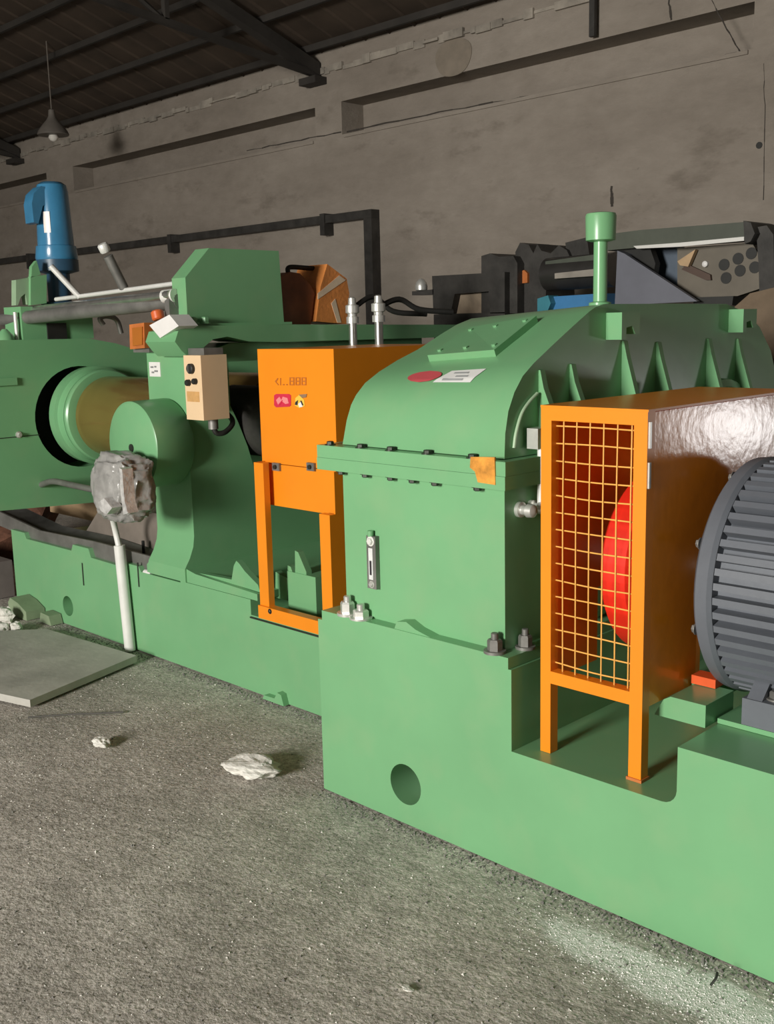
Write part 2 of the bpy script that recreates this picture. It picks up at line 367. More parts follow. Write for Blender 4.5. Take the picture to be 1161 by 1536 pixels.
for xt in (-13.2, -7.46, -1.7, 4.0):
    prism('rafter', [(WY-0.02, roofz(WY)-0.11), (-9.5, roofz(-9.5)-0.11), (-9.5, roofz(-9.5)-0.002), (WY-0.02, roofz(WY)-0.002)], 0, xt-0.05, xt+0.05, ROOFB, ceil)
    z = 3.80
    tz = lambda y: 3.80+(WY-y)*0.11
    prism('tie_beam', [(WY-0.02, tz(WY)-0.05), (-9.5, tz(-9.5)-0.05), (-9.5, tz(-9.5)), (WY-0.02, tz(WY))], 0, xt-0.025, xt+0.025, ROOFB, ceil)
    for y in (2.9, 1.3, -0.3, -1.9, -3.5, -5.1):
        box('truss_post', xt-0.025, xt+0.025, y-0.02, y+0.02, tz(y)-0.01, roofz(y)-0.1, ROOFB, ceil, 0.003)
        a = Vector((xt, y, tz(y)-0.03)); b = Vector((xt, y-1.6, roofz(y-1.6)-0.12)); tube('truss_brace', [a, b], 0.022, ROOFB, ceil, 6, 1)
    box('bearing_plate', xt-0.11, xt+0.11, WY-0.14, WY+0.02, 3.68, 3.74, ROOFB, ceil, 0.004)

# strip hanging from the eaves and the dark duct on the wall
a = P(884, -30, 1, WY-0.06); b = P(889, 55, 1, WY-0.06)
o = box('hanging_strap', b.x-0.022, b.x+0.022, WY-0.075, WY-0.045, b.z, 3.9, DARKMETAL, None, 0.003)
tag(o, 'dark steel strap hanging from the eaves over the back wall', 'strap')
du = T('wall_duct', 'dark square duct running along the back wall and turning down', 'duct', (P(553, 330, 1, WY).x, WY, 2.4))
a = P(0, 390, 1, WY-0.05); b = P(557, 321, 1, WY-0.05)
box('horizontal_run', -16.0, b.x+0.05, WY-0.1, WY, b.z-0.035, b.z+0.035, DARKMETAL, du, 0.006)
box('vertical_drop', b.x-0.05, b.x+0.05, WY-0.1, WY, 0.3, b.z-0.036, DARKMETAL, du, 0.006)
for x in (-13.0, -9.8, -7.35):
    box('hanger_bracket', x-0.03, x+0.03, WY-0.115, WY, b.z-0.14, b.z+0.05, DARKMETAL, du, 0.003)

# pendant lamp, unlit
lp = P(80, 203, 1, 3.3); lt = T('pendant_lamp', 'unlit bell-shaped pendant lamp on a long cord near the back wall', 'lamp', lp)
cyl('cord', lp+Vector((0, 0, 0.24)), Vector((lp.x, lp.y, roofz(3.3)+0.12)), 0.006, mat('dusty_cord', (0.14, 0.12, 0.10), 0.8), lt, 8)
lathe('shade', lp, lp+Vector((0, 0, 1)), [(0.0, 0.150), (0.010, 0.155), (0.04, 0.142), (0.09, 0.105), (0.14, 0.06), (0.18, 0.036), (0.24, 0.03), (0.25, 0.012)], mat('dusty_enamel_shade', (0.13, 0.115, 0.10), 0.5, var=0.2), lt, 28)
lathe('bulb', lp+Vector((0, 0, -0.06)), lp+Vector((0, 0, 1)), [(0, 0.01), (0.012, 0.035), (0.04, 0.05), (0.075, 0.035), (0.1, 0.02)], mat('frosted_bulb_glass', (0.75, 0.72, 0.66), 0.15, var=0.03), lt, 20)

# ================================================================== MACHINE BED
bed = T('machine_bed', 'long green steel bed carrying gearbox and motor, with round lifting hole', 'machine base', (-1.0, 0.8, 0))
prof = [(-2.555, 0.0), (0.75, 0.0), (0.75, 0.515), (-1.232, 0.515), (-1.232, 0.40)] + arc(-1.272, 0.40, 0.04, 0, -90, 5) + [(-1.747, 0.359), (-1.747, 0.598), (-2.555, 0.598)]
prism('front_plate', prof, 1, 0.0, 0.14, GREEN, bed, [circle(-2.167, 0.132, 0.066, 32)], smooth=30)
cyl('hole_back', (-2.167, 0.132, 0.132), (-2.167, 0.139, 0.132), 0.065, DULL, bed, 28)
prism('bed_body', prof, 1, 0.14, 1.75, GREEN, bed, smooth=30)
# bed under the mill, set back from the drive bed
mb = T('mill_bed', 'green mill bed set back at the far end, with small oval lifting hole', 'machine base', (-4.1, 1.2, 0))
MY = 0.445
tl = [(-5.70, 0.0), (-2.57, 0.0), (-2.57, 0.345), (-3.50, 0.345), (-3.50, 0.412), (-4.02, 0.412)]
tl += [(-4.02, 0.405), (-4.35, 0.405), (-4.37, 0.43), (-4.50, 0.43), (-4.52, 0.405), (-4.82, 0.41), (-4.84, 0.455), (-5.0, 0.455), (-5.02, 0.42), (-5.52, 0.42), (-5.54, 0.452), (-5.70, 0.452)]
hc = P(102, 909, 1, MY); prism('front_plate', tl, 1, MY, MY+0.10, GREEN, mb, [circle(hc.x, hc.z, 0.055, 24)], smooth=30)
prism('bed_body', [(-5.70, 0.0), (-2.57, 0.0), (-2.57, 0.345), (-3.50, 0.345), (-3.50, 0.40), (-5.70, 0.40)], 1, MY+0.10, 2.15, GREEN, mb)
box('ledge_shadow_strip', -3.50, -3.06, MY-0.008, MY, 0.333, 0.339, DARKBOLT, mb, 0.001)  # dark strip stands in for the groove shadow below the ledge
for px in (124, 207): 
    q = P(px, 850, 1, MY); box('seam', q.x-0.004, q.x+0.004, MY-0.003, MY+0.002, q.z-0.10, q.z+0.02, DARKBOLT, mb, 0.001)
q = P(410, 1050, 1, MY-0.02)
prism('anchor_lug', [(q.x-0.06, 0.0), (q.x+0.08, 0.0), (q.x+0.065, 0.045), (q.x+0.04, 0.05), (q.x+0.02, 0.02), (q.x-0.05, 0.018)], 1, MY-0.03, MY, GREEN, mb, bw=0.006)

# ================================================================== REDUCTION GEARBOX
gb = T('reduction_gearbox', 'large green gearbox with curved split cover and rounded shoulder', 'gearbox', (-2.12, 0.85, 0.6))
GX0, GX1, GY0, GY1 = -2.455, -1.80, 0.04, 1.72
prism('lower_case', [(GX0, GY0), (GX1, GY0), (GX1, GY1), (GX0, GY1)], 2, 0.63, 1.10, GREEN, gb, bw=0.012, seg=3)
box('foot_flange', -2.53, -1.755, -0.004, GY1+0.03, 0.599, 0.632, GREEN, gb, 0.006)
cp = [(0.04, 1.18), (0.044, 1.25), (0.058, 1.31), (0.085, 1.36), (0.122, 1.402), (0.17, 1.434), (0.25, 1.477), (0.34, 1.524), (0.44, 1.574), (0.475, 1.588), (0.52, 1.596), (0.9, 1.596), (1.28, 1.594), (1.42, 1.566), (1.54, 1.51), (1.64, 1.42), (1.70, 1.31), (1.72, 1.18)]
cpl = [(0.043, 1.18), (0.064, 1.255), (0.085, 1.302), (0.108, 1.332), (0.15, 1.368), (0.215, 1.401), (0.30, 1.434), (0.40, 1.466), (0.52, 1.515), (0.60, 1.545), (0.68, 1.565), (0.95, 1.572), (1.28, 1.57), (1.42, 1.545), (1.54, 1.49), (1.64, 1.41), (1.70, 1.305), (1.72, 1.18)]
def section(x):     # the casting is a little lower towards the mill
    k = (GX1-x)/(GX1-GX0); return [(a[0]+(b[0]-a[0])*k, a[1]+(b[1]-a[1])*k) for a, b in zip(cp, cpl)]
bm = bmesh.new(); n_ = 12; rows = []
for i in range(n_+1):
    x = GX0+(GX1-GX0)*i/n_; rows.append([bm.verts.new((x, y, z)) for y, z in section(x)])
for a, b in zip(rows, rows[1:]):
    for i in range(len(a)): bm.faces.new((a[i], a[(i+1) % len(a)], b[(i+1) % len(a)], b[i]))
bm.faces.new(rows[0]); bm.faces.new(rows[-1][::-1])
mk('upper_cover', bm, GREEN, gb, 38)
box('lower_split_flange', -2.53, -1.765, -0.002, GY1+0.05, 1.10, 1.138, GREEN, gb, 0.005)
box('upper_split_flange', -2.53, -1.765, 0.0, GY1+0.05, 1.1385, 1.178, GREEN, gb, 0.005)
for i, x in enumerate((-2.49, -2.35, -2.22, -2.07, -1.90)):
    hexbolt('flange_bolt', (x, 0.022, 1.178), (0, 0, 1), 0.012, 0.012, DARKBOLT, gb)
for i, x in enumerate((-2.44, -2.33, -2.22, -2.13, -2.04, -1.88)):
    hexbolt('flange_nut', (x, 0.02, 1.10), (0, 0, -1), 0.012, 0.013, DARKBOLT, gb)
q = P(725, 706, 1, -0.004)
prism('amber_patch', [(q.x-0.045, q.z+0.035), (q.x+0.04, q.z+0.04), (q.x+0.042, q.z-0.036), (q.x-0.02, q.z-0.034), (q.x-0.03, q.z-0.005), (q.x-0.048, q.z+0.005)], 1, -0.0045, 0.001, mat('mottled_amber', (0.70, 0.30, 0.05), 0.35, var=0.45, scale=22), gb)  # mottled amber patch on the front of the split flange
# inspection cover on the sloping shoulder
def slope(x, y, off=0.0):
    s = section(x)
    for a, b in zip(s, s[1:]):
        if a[0] <= y <= b[0]: return Vector((x, y, a[1]+(b[1]-a[1])*(y-a[0])/(b[0]-a[0])))+Vector((0, -0.40, 0.917))*off
bm = bmesh.new(); vs = []
for off in (-0.012, 0.022):
    vs.append([bm.verts.new(slope(x, y, off)) for x, y in ((-2.27, 0.255), (-1.985, 0.235), (-1.985, 0.44), (-2.27, 0.46))])
bm.faces.new(vs[0]); bm.faces.new(vs[1][::-1])
for i in range(4): bm.faces.new((vs[0][i], vs[1][i], vs[1][(i+1) % 4], vs[0][(i+1) % 4]))
bev(bm, 0.005); ic = mk('inspection_cover', bm, GREEN, gb, 40)
for x, y in ((-2.24, 0.28), (-2.13, 0.275), (-2.01, 0.265), (-2.24, 0.43), (-2.13, 0.42), (-2.01, 0.415)):
    hexbolt('cover_bolt', slope(x, y, 0.018), (0, -0.42, 0.907), 0.008, 0.009, GREEN, ic)
# maker's sticker curving over the shoulder: red oval beside a white rectangle
def on_cover(t, x):   # t metres along the front curve above the split
    acc = 0; s = section(x)
    for a, b in zip(s, s[1:]):
        l = math.hypot(b[0]-a[0], b[1]-a[1])
        if acc+l >= t: 
            k = (t-acc)/l; n = Vector((0, -(b[1]-a[1])/l, (b[0]-a[0])/l)); return Vector((0, a[0]+(b[0]-a[0])*k, a[1]+(b[1]-a[1])*k)), n
        acc += l
def sticker(name, outline, mt, lift, parent):
    """outline in (x, metres up the curve); built as thin bands following the curved sheet"""
    bm = bmesh.new(); n = 12; ts = [min(p[1] for p in outline)+(max(p[1] for p in outline)-min(p[1] for p in outline))*i/n for i in range(n+1)]; rows = []
    for t in ts:
        t2 = min(max(t+3.3e-6, ts[0]+1e-5), ts[-1]-1e-5); xs = []
        for (x0, y0), (x1, y1) in zip(outline, outline[1:]+outline[:1]):
            if (y0-t2)*(y1-t2) < 0: xs.append(x0+(x1-x0)*(t2-y0)/(y1-y0))
        rows.append([])
        for i in range(7):
            x = min(xs)+(max(xs)-min(xs))*i/6; p, nn = on_cover(t, x); rows[-1].append(bm.verts.new(p+nn*lift+Vector((x, 0, 0))))
    for a, b in zip(rows, rows[1:]):
        for i in range(6): bm.faces.new((a[i], a[i+1], b[i+1], b[i]))
    return mk(name, bm, mt, parent, 60)
t0 = 0.250
st = sticker('red_oval_sticker', [(x, y) for x, y in [(-2.20+0.072*math.cos(k*math.pi/12), t0+0.03*math.sin(k*math.pi/12)) for k in range(24)]], mat('red_logo_print', (0.55, 0.09, 0.10), 0.4, var=0.1), 0.0034, gb)
sticker('white_sticker', [(-2.14, t0-0.03), (-1.985, t0-0.03), (-1.965, t0+0.032), (-2.10, t0+0.03)], mat('white_sticker_film', (0.78, 0.78, 0.76), 0.4, var=0.05), 0.0026, gb)
for k, (xa, xb, t1) in enumerate(((-2.08, -2.02, t0+0.012), (-2.06, -2.01, t0-0.006), (-2.105, -2.02, t0-0.02))):
    sticker('print_line', [(xa, t1-0.004), (xb, t1-0.004), (xb, t1+0.004), (xa, t1+0.004)], mat('grey_print', (0.35, 0.36, 0.36), 0.5), 0.0042, gb)
# ribs and bearing bosses on the drive end wall
for y, h in ((0.205, 1.415), (0.355, 1.425), (0.63, 1.485), (0.83, 1.475), (1.16, 1.478), (1.375, 1.472)):
    prism('rib', [(GX1, 1.178), (GX1+0.09, 1.178), (GX1+0.085, 1.21), (GX1+0.018, h-0.05), (GX1+0.006, h), (GX1, h)], 1, y-0.011, y+0.011, GREEN, gb, bw=0.003)
for y, z, r in ((0.475, 0.857, 0.20), (1.25, 1.06, 0.26)):
    lathe('bearing_boss', (GX1-0.01, y, z), (GX1+1, y, z), [(0, r+0.02), (0.03, r+0.015), (0.04, r-0.01), (0.055, r-0.015), (0.06, r*0.5)], GREEN, gb, 40)
pts = [P(x, y, 0, GX1+0.006) for x, y in ((771, 672), (774, 650), (782, 622), (793, 604), (806, 590))]
tube('curved_weld_bead', pts, 0.005, mat('pale_green_edge', (0.36, 0.50, 0.33), 0.4), gb, 8, 6)
for x, y, z in ((GX1, 0.575, 1.535), (GX1, 1.345, 1.54)):
    prism('lifting_lug', [(y-0.045, z-0.045), (y-0.02, z-0.045), (y-0.02, z-0.01), (y+0.012, z-0.005), (y+0.03, z-0.03), (y+0.055, z-0.03), (y+0.055, z+0.035), (y-0.045, z+0.035)], 0, x, x+0.055, GREEN, gb, bw=0.006)
# breather pipe
q = P(900, 452, 1, 0.60); bx, by = q.x, 0.60
br = lathe('breather_pipe', (bx, by, 1.59), (bx, by, 2), [(0, 0.034), (0.012, 0.034), (0.016, 0.021), (0.235, 0.021)], GREEN, gb, 24)
lathe('breather_cap', (bx, by, 1.785), (bx, by, 2), [(0, 0.030), (0.004, 0.045), (0.075, 0.047), (0.083, 0.044), (0.086, 0.03)], GREEN, br, 28)
# oil level gauge
g0 = P(560, 797, 1, GY0); g1 = P(566, 882, 1, GY0); gx = (g0.x+g1.x)/2
og = box('oil_gauge', gx-0.02, gx+0.02, GY0-0.018, GY0, g1.z, g0.z-0.012, DULL, gb, 0.004)
box('sight_glass', gx-0.009, gx+0.009, GY0-0.021, GY0-0.016, g1.z+0.03, g0.z-0.05, mat('gauge_glass', (0.70, 0.71, 0.70), 0.15, var=0.1, scale=30), og, 0.002)
box('gauge_window', gx-0.004, gx+0.004, GY0-0.0225, GY0-0.02, g1.z+0.045, g0.z-0.09, INK, og, 0.0005)
hexbolt('gauge_screw', (gx, GY0-0.018, g1.z+0.014), (0, -1, 0), 0.008, 0.008, ZINC, og)
hexbolt('gauge_screw', (gx, GY0-0.018, g0.z-0.028), (0, -1, 0), 0.011, 0.01, WPAINT, og)
cyl('filler_plug', (gx-0.006, GY0-0.012, g0.z-0.014), (gx-0.006, GY0-0.012, g0.z+0.004), 0.010, GREEN, og, 10)
# foot bolts, fittings
for (x, y, r, h, mt_) in ((-2.425, 0.015, 0.024, 0.045, ZINC), (-2.36, 0.012, 0.026, 0.03, ZINC), (-1.815, 0.012, 0.022, 0.04, DULL), (-1.775, 0.10, 0.020, 0.04, DULL)):
    b_ = hexbolt('foot_bolt', (x, y, 0.632), (0, 0, 1), r, h, mt_, gb)
    cyl('stud', (x, y, 0.632+h*0.9), (x, y, 0.632+h+0.018), r*0.5, mt_, b_, 10, ch=0.002)
q = P(625, 945, 2, 0.632)
prism('foot_web', [(-2.20, 0.632), (-2.05, 0.632), (-2.11, 0.645), (-2.15, 0.662), (-2.19, 0.655)], 1, 0.0, GY0+0.005, GREEN, gb, bw=0.004)
q = P(778, 764, 0, GX1)
fit = lathe('grease_fitting', (GX1, q.y, q.z), (GX1+1, q.y, q.z), [(0, 0.022), (0.012, 0.022), (0.014, 0.014), (0.03, 0.014), (0.034, 0.02), (0.052, 0.018), (0.06, 0.008)], ZINC, gb, 20)
lathe('grease_fitting', (GX1, q.y+0.055, q.z), (GX1+1, q.y+0.055, q.z), [(0, 0.02), (0.012, 0.02), (0.014, 0.013), (0.028, 0.013), (0.032, 0.018), (0.046, 0.016), (0.054, 0.008)], ZINC, gb, 20)
q = P(796, 660, 0, GX1+0.01)
vb = box('vent_block', GX1+0.012, GX1+0.05, q.y-0.02, q.y+0.03, q.z-0.022, q.z+0.035, ZINC, gb, 0.006)
cyl('white_tube', (GX1+0.03, q.y+0.022, q.z-0.19), (GX1+0.03, q.y+0.022, q.z-0.02), 0.011, WPAINT, gb, 12)

# ================================================================== COUPLING GUARD (cage) AND COUPLING
cg = T('coupling_guard', 'orange coupling guard cage with wire mesh front and solid side', 'guard', (-1.53, 0.4, 0.36))
X0, X1, YF, ZB, ZT = -1.69, -1.368, 0.058, 0.36, 1.325
bw_ = 0.034
box('post', X0, X0+bw_, YF, YF+0.034, ZB, ZT-bw_, ORANGE, cg, 0.003)
box('post', X1-bw_-0.004, X1, YF, YF+0.034, ZB, ZT-bw_, ORANGE, cg, 0.003)
box('top_rail', X0, X1, YF, YF+0.034, ZT-bw_, ZT, ORANGE, cg, 0.003)
box('bottom_rail', X0+bw_, X1-bw_-0.004, YF, YF+0.034, 0.565, 0.60, ORANGE, cg, 0.003)
YB = 0.90; AY, AZ = 0.475, 0.857
def side(x, t, nm, mt_):
    outer = [(YF+0.034, 0.56), (0.33, 0.56), (0.33, 0.78), (0.405, 0.79)] + arc(AY, AZ, 0.07, 180, 0, 14) + [(0.545, 0.79), (0.62, 0.78), (0.62, 0.56), (YB, 0.56), (YB, ZT-0.002), (YF+0.034, ZT-0.002)]
    return prism(nm, outer, 0, x, x+t, mt_, cg)
side(X1-0.006, 0.006, 'side_panel', ORANGE_GLOSS)
side(X0, 0.004, 'inner_side_panel', ORANGE)
box('top_panel', X0, X1+0.003, YF-0.002, YB, ZT, ZT+0.006, ORANGE, cg, 0.002)
box('rear_panel', X0, X1, YB-0.006, YB, 0.56, ZT, ORANGE, cg, 0.001)
for x in (X0+0.017, X1-0.02):
    box('rear_post', x-0.017, x+0.017, YB-0.034, YB-0.006, ZB, 0.60, ORANGE, cg, 0.003)
box('foot_weld', X1-0.042, X1+0.004, YF-0.004, YF+0.036, ZB, ZB+0.008, RUSTY, cg, 0.004)
for k in range(2): 
    box('hinge_leaf', X1-0.001, X1+0.005, YF+0.004, YF+0.012, 1.235-k*0.10, 1.30-k*0.10, ZINC, cg, 0.001)
rw = random.Random(5)
mx0, mx1, mz0, mz1 = X0+bw_-0.005, X1-bw_+0.001, 0.595, ZT-bw_+0.005
nv, nh = 6, 15
for i in range(nv):
    x = mx0+(mx1-mx0)*(i+0.75)/(nv+0.3); w_ = rw.uniform(-.002, .002)
    tube('vertical_wire', [(x, YF+0.02, mz0), (x+w_, YF+0.016, (mz0+mz1)*0.55), (x, YF+0.02, mz1)], 0.0021, WIRE, cg, 6, 4)
for i in range(nh):
    z = mz0+(mz1-mz0)*(i+0.55)/nh; w_ = rw.uniform(-.003, .003)
    tube('horizontal_wire', [(mx0, YF+0.0235, z), ((mx0+mx1)/2, YF+0.02, z+w_), (mx1, YF+0.0235, z)], 0.0021, WIRE, cg, 6, 4)
cl = T('shaft_coupling', 'bright red shaft coupling inside the orange mesh guard', 'coupling', (-1.55, 0.475, 0.57))
AY, AZ = 0.475, 0.857
lathe('coupling_wheel', (-1.605, AY, AZ), (0, AY, AZ), [(0, 0.255), (0.012, 0.268), (0.085, 0.268), (0.097, 0.255), (0.099, 0.12)], RED, cl, 48)
lathe('hub', (-1.50, AY, AZ), (0, AY, AZ), [(0, 0.11), (0.07, 0.11), (0.08, 0.10)], RED, cl, 32)
cyl('shaft', (-1.738, AY, AZ), (-1.306, AY, AZ), 0.05, STEEL, cl, 20)
for k in range(8):
    a_ = k*math.pi/4+0.2; cyl('pin', (-1.625, AY+0.19*math.cos(a_), AZ+0.19*math.sin(a_)), (-1.48, AY+0.19*math.cos(a_), AZ+0.19*math.sin(a_)), 0.018, DARKBOLT, cl, 12)

# ================================================================== MOTOR
mo = T('electric_motor', 'slate grey finned electric motor beside the orange guard', 'motor', (-0.8, AY, 0.53))
lathe('end_shield', (-1.305, AY, AZ), (0, AY, AZ), [(0, 0.13), (0.004, 0.285), (0.012, 0.305), (0.022, 0.318), (0.055, 0.322), (0.066, 0.314), (0.068, 0.29)], MOTOR, mo, 64)
lathe('stator_body', (-1.24, AY, AZ), (0, AY, AZ), [(0, 0.286), (0.91, 0.286)], MOTOR, mo, 64)
lathe('fan_cowl', (-0.33, AY, AZ), (1, AY, AZ), [(0, 0.315), (0.20, 0.31), (0.25, 0.27), (0.255, 0.1)], MOTOR, mo, 48)
fm = None
for k in range(46):
    a_ = -62+ k*304/45; 
    if fm is None:
        bm = bmesh.new(); addbox(bm, -1.235, -0.335, -0.009, 0.009, 0.280, 0.318); bev(bm, 0.004, 1); f0 = mk('fin', bm, MOTOR, mo); fm = f0.data; f_ = f0
    else:
        f_ = link(bpy.data.objects.new('fin', fm), mo)
    f_.location = Vector((0, AY, AZ))-mo.location; f_.rotation_euler = (math.radians(a_-90), 0, 0)
box('motor_foot', -1.17, -1.02, 0.205, 0.42, 0.53, 0.60, MOTOR, mo, 0.01)
box('motor_foot', -0.55, -0.40, 0.205, 0.42, 0.53, 0.60, MOTOR, mo, 0.01)
box('motor_foot', -1.17, -0.40, 0.53, 0.75, 0.53, 0.60, MOTOR, mo, 0.01)
prism('foot_web', [(0.21, 0.60), (0.40, 0.60), (0.40, 0.68), (0.30, 0.68)], 0, -1.16, -1.12, MOTOR, mo, bw=0.004)
prism('foot_web', [(0.21, 0.60), (0.40, 0.60), (0.40, 0.68), (0.30, 0.68)], 0, -1.06, -1.03, MOTOR, mo, bw=0.004)
for x in (-1.10, -0.48): hexbolt('foot_bolt', (x, 0.25, 0.60), (0, 0, 1), 0.018, 0.022, DULL, mo)
box('terminal_box', -0.95, -0.66, AY-0.13, AY+0.13, 1.17, 1.34, MOTOR, mo, 0.012)
for k in range(8):
    a_ = math.radians(k*45+20); hexbolt('shield_bolt', (-1.298, AY+0.292*math.cos(a_), AZ+0.292*math.sin(a_)), (-1, 0, 0), 0.011, 0.012, DULL, mo)
rl = T('motor_slide_rail', 'green slide rail pad under the grey motor beside the guard', 'rail', (-0.8, 0.3, 0.515))
box('rail', -1.235, -0.30, 0.205, 0.78, 0.516, 0.529, GREEN, rl, 0.003)
box('pad_tail', -1.362, -1.312, 0.301, 0.75, 0.517, 0.576, GREEN, rl, 0.003)
prism('end_pad', [(-1.385, 0.52), (-1.36, 0.565), (-1.34, 0.577), (-1.24, 0.577), (-1.24, 0.517), (-1.385, 0.517)], 1, 0.15, 0.30, GREEN, rl, bw=0.004)
q = P(1068, 1028, 2, 0.578)
o = tag(box('red_shim_block', q.x-0.05, q.x+0.02, q.y-0.02, q.y+0.03, 0.578, 0.602, mat('orange_red_paint', (0.72, 0.10, 0.02), 0.45), None, 0.003), 'small orange red block on the green pad below the motor', 'block')

# ================================================================== MILL
SX0, SX1, SYF = -4.27, -3.97, 0.50
ns = T('mill_stand', 'tall green mill stand between round adjuster and orange gear guard', 'machine stand', (-4.1, 1.2, 0.41))
outer = [(0.44, 0.414), (2.05, 0.414), (2.05, 1.485), (0.76, 1.485), (0.66, 1.46), (SYF, 1.46), (SYF, 0.62), (0.492, 0.57), (0.47, 0.52), (0.44, 0.475)]
win = [(0.74, 1.40), (1.60, 1.40), (1.60, 0.84)] + [(0.92, 0.84), (0.86, 0.90), (0.83, 1.0), (0.78, 1.12), (0.74, 1.2)]
prism('side_frame', outer, 0, SX0, SX1, GREEN, ns, [win], smooth=30)
prism('foot', [(-4.30, 0.413), (-3.455, 0.413), (-3.455, 0.442), (-3.90, 0.462), (-3.97, 0.475), (-4.27, 0.475), (-4.30, 0.45)], 1, MY+0.003, 2.02, GREEN, ns, bw=0.004)
prism('foot_rib', [(-3.97, 0.46), (-3.462, 0.445), (-3.475, 0.475), (-3.56, 0.52), (-3.60, 0.55), (-3.62, 0.56), (-3.64, 0.535), (-3.66, 0.47)], 1, 0.47, 0.50, GREEN, ns, bw=0.004)
for y in (1.35,): hexbolt('anchor_bolt', (-3.56, y, 0.447), (0, 0, 1), 0.03, 0.05, GREEN, ns)
prism('cap', [(0.43, 1.462), (0.40, 1.50), (0.42, 1.545), (0.50, 1.565), (1.08, 1.562), (2.35, 1.54), (2.35, 1.475), (1.0, 1.482), (0.80, 1.49), (0.68, 1.515), (0.60, 1.505), (0.50, 1.44), (0.46, 1.435)], 0, -4.115, -3.885, GREEN, ns, bw=0.006)
# round adjuster housing on the front of the stand
ah = lathe('adjuster_housing', (-4.125, 0.30, 1.045), (-4.125, 1, 1.045), [(0, 0.185), (0.008, 0.197), (0.19, 0.20), (0.205, 0.19)], GREEN, ns, 56)
cyl('keyhole', (-4.125+0.0, 0.296, 1.035), (-4.125, 0.31, 1.035), 0.018, DARKBOLT, ah, 16)
box('keyhole_slot', -4.132, -4.118, 0.297, 0.31, 0.985, 1.03, DARKBOLT, ah, 0.002)
q = P(232, 554, 1, SYF-0.003)
s_ = box('paper_label', q.x-0.045, q.x+0.045, SYF-0.003, SYF, q.z-0.033, q.z+0.033, WHITE, ns, 0.001)
for dx, dz, w_ in ((-0.02, 0.01, 0.012), (0.008, 0.012, 0.008), (0.012, -0.008, 0.014), (-0.015, -0.014, 0.01)):
    box('print_mark', q.x+dx-w_, q.x+dx+w_, SYF-0.0045, SYF-0.002, q.z+dz-0.004, q.z+dz+0.004, mat('grey_ink', (0.25, 0.25, 0.25), 0.5), s_, 0.0005)
# plate-like box standing on the cap
cb = T('screw_cover', 'dark green upright cover box with chamfered corner on the mill cap', 'cover', (-4.0, 0.78, 1.563))
prism('cover_body', [(0.52, 1.566), (0.52, 1.775), (0.655, 1.905), (1.055, 1.905), (1.07, 1.566)], 0, -4.06, -3.955, GREEN, cb, bw=0.004)
box('base_flange', -4.10, -3.92, 0.50, 1.09, 1.563, 1.575, GREEN, cb, 0.003)
for y in (0.50, 0.56):
    hexbolt('cover_bolt', (-3.925, y+0.03, 1.574), (0, 0, 1), 0.018, 0.03, GREEN, cb)

# far stand
FX = -5.2
fs = T('mill_stand', 'broad green far mill stand holding the end of the steel roll', 'machine stand', (-5.4, 1.2, 0.41))
outer = [(-0.15, 0.67), (0.78, 0.62), (0.95, 0.56), (1.0, 0.412), (2.05, 0.412), (2.05, 1.40), (1.10, 1.425), (0.90, 1.485), (0.74, 1.515), (0.20, 1.52), (-0.15, 1.50)]
prism('side_frame', outer, 0, FX-0.30, FX, GREEN, fs, [circle(0.665, 1.10, 0.272, 40)], smooth=30)
lathe('recess_shade_disc', (FX-0.31, 0.665, 1.10), (0, 0.665, 1.10), [(0, 0.271), (0.1, 0.271)], BLACK, fs, 40)  # black disc paints the shade in the gap around the collar
for (xa, ya, xb, yb) in ((0, 652, 60, 652),):
    a = P(xa, ya, 0, FX+0.002); b = P(xb, yb, 0, FX+0.002); box('joint_line', FX-0.001, FX+0.002, a.y-0.6, b.y, b.z-0.002, b.z+0.002, DARKBOLT, fs, 0.0005)
q = P(28, 652, 0, FX); hexbolt('nipple', (FX, q.y, q.z), (1, 0, 0), 0.012, 0.02, ZINC, fs)
a = P(0, 572, 0, FX); q = P(24, 572, 0, FX); box('raised_band', FX, FX+0.015, -0.14, q.y, q.z-0.018, q.z+0.02, GREEN, fs, 0.003)
# rolls
def roll(y, z, label, x1=-4.285):
    t = T('mill_roll', label, 'roller', (-4.7, y, z-0.22))
    lathe('roll_body', (-5.02, y, z), (0, y, z), [(0, 0.205), (0.008, 0.212), (x1+5.02, 0.212)], GOLD, t, 56)
    cyl('journal', (-5.45, y, z), (-5.02, y, z), 0.13, DULL, t, 32)
    lathe('end_collar', (-5.20, y, z), (0, y, z), [(0, 0.262), (0.06, 0.265), (0.068, 0.25), (0.12, 0.245), (0.125, 0.21)], GREEN, t, 56)
    lathe('stock_guide_ring', (-5.07, y, z), (0, y, z), [(0, 0.246), (0.02, 0.248), (0.03, 0.240), (0.035, 0.213)], GREEN, t, 56)
    return t
roll(0.735, 1.105, 'oiled golden steel front roll with green end collar')
roll(1.285, 1.105, 'oiled steel rear roll behind the front roll')
cyl_ = lambda y: cyl('bearing_block', (-4.26, y, 1.105), (-3.78, y, 1.105), 0.17, DARKMETAL, ns, 32)
cyl_(0.98); cyl_(1.35)
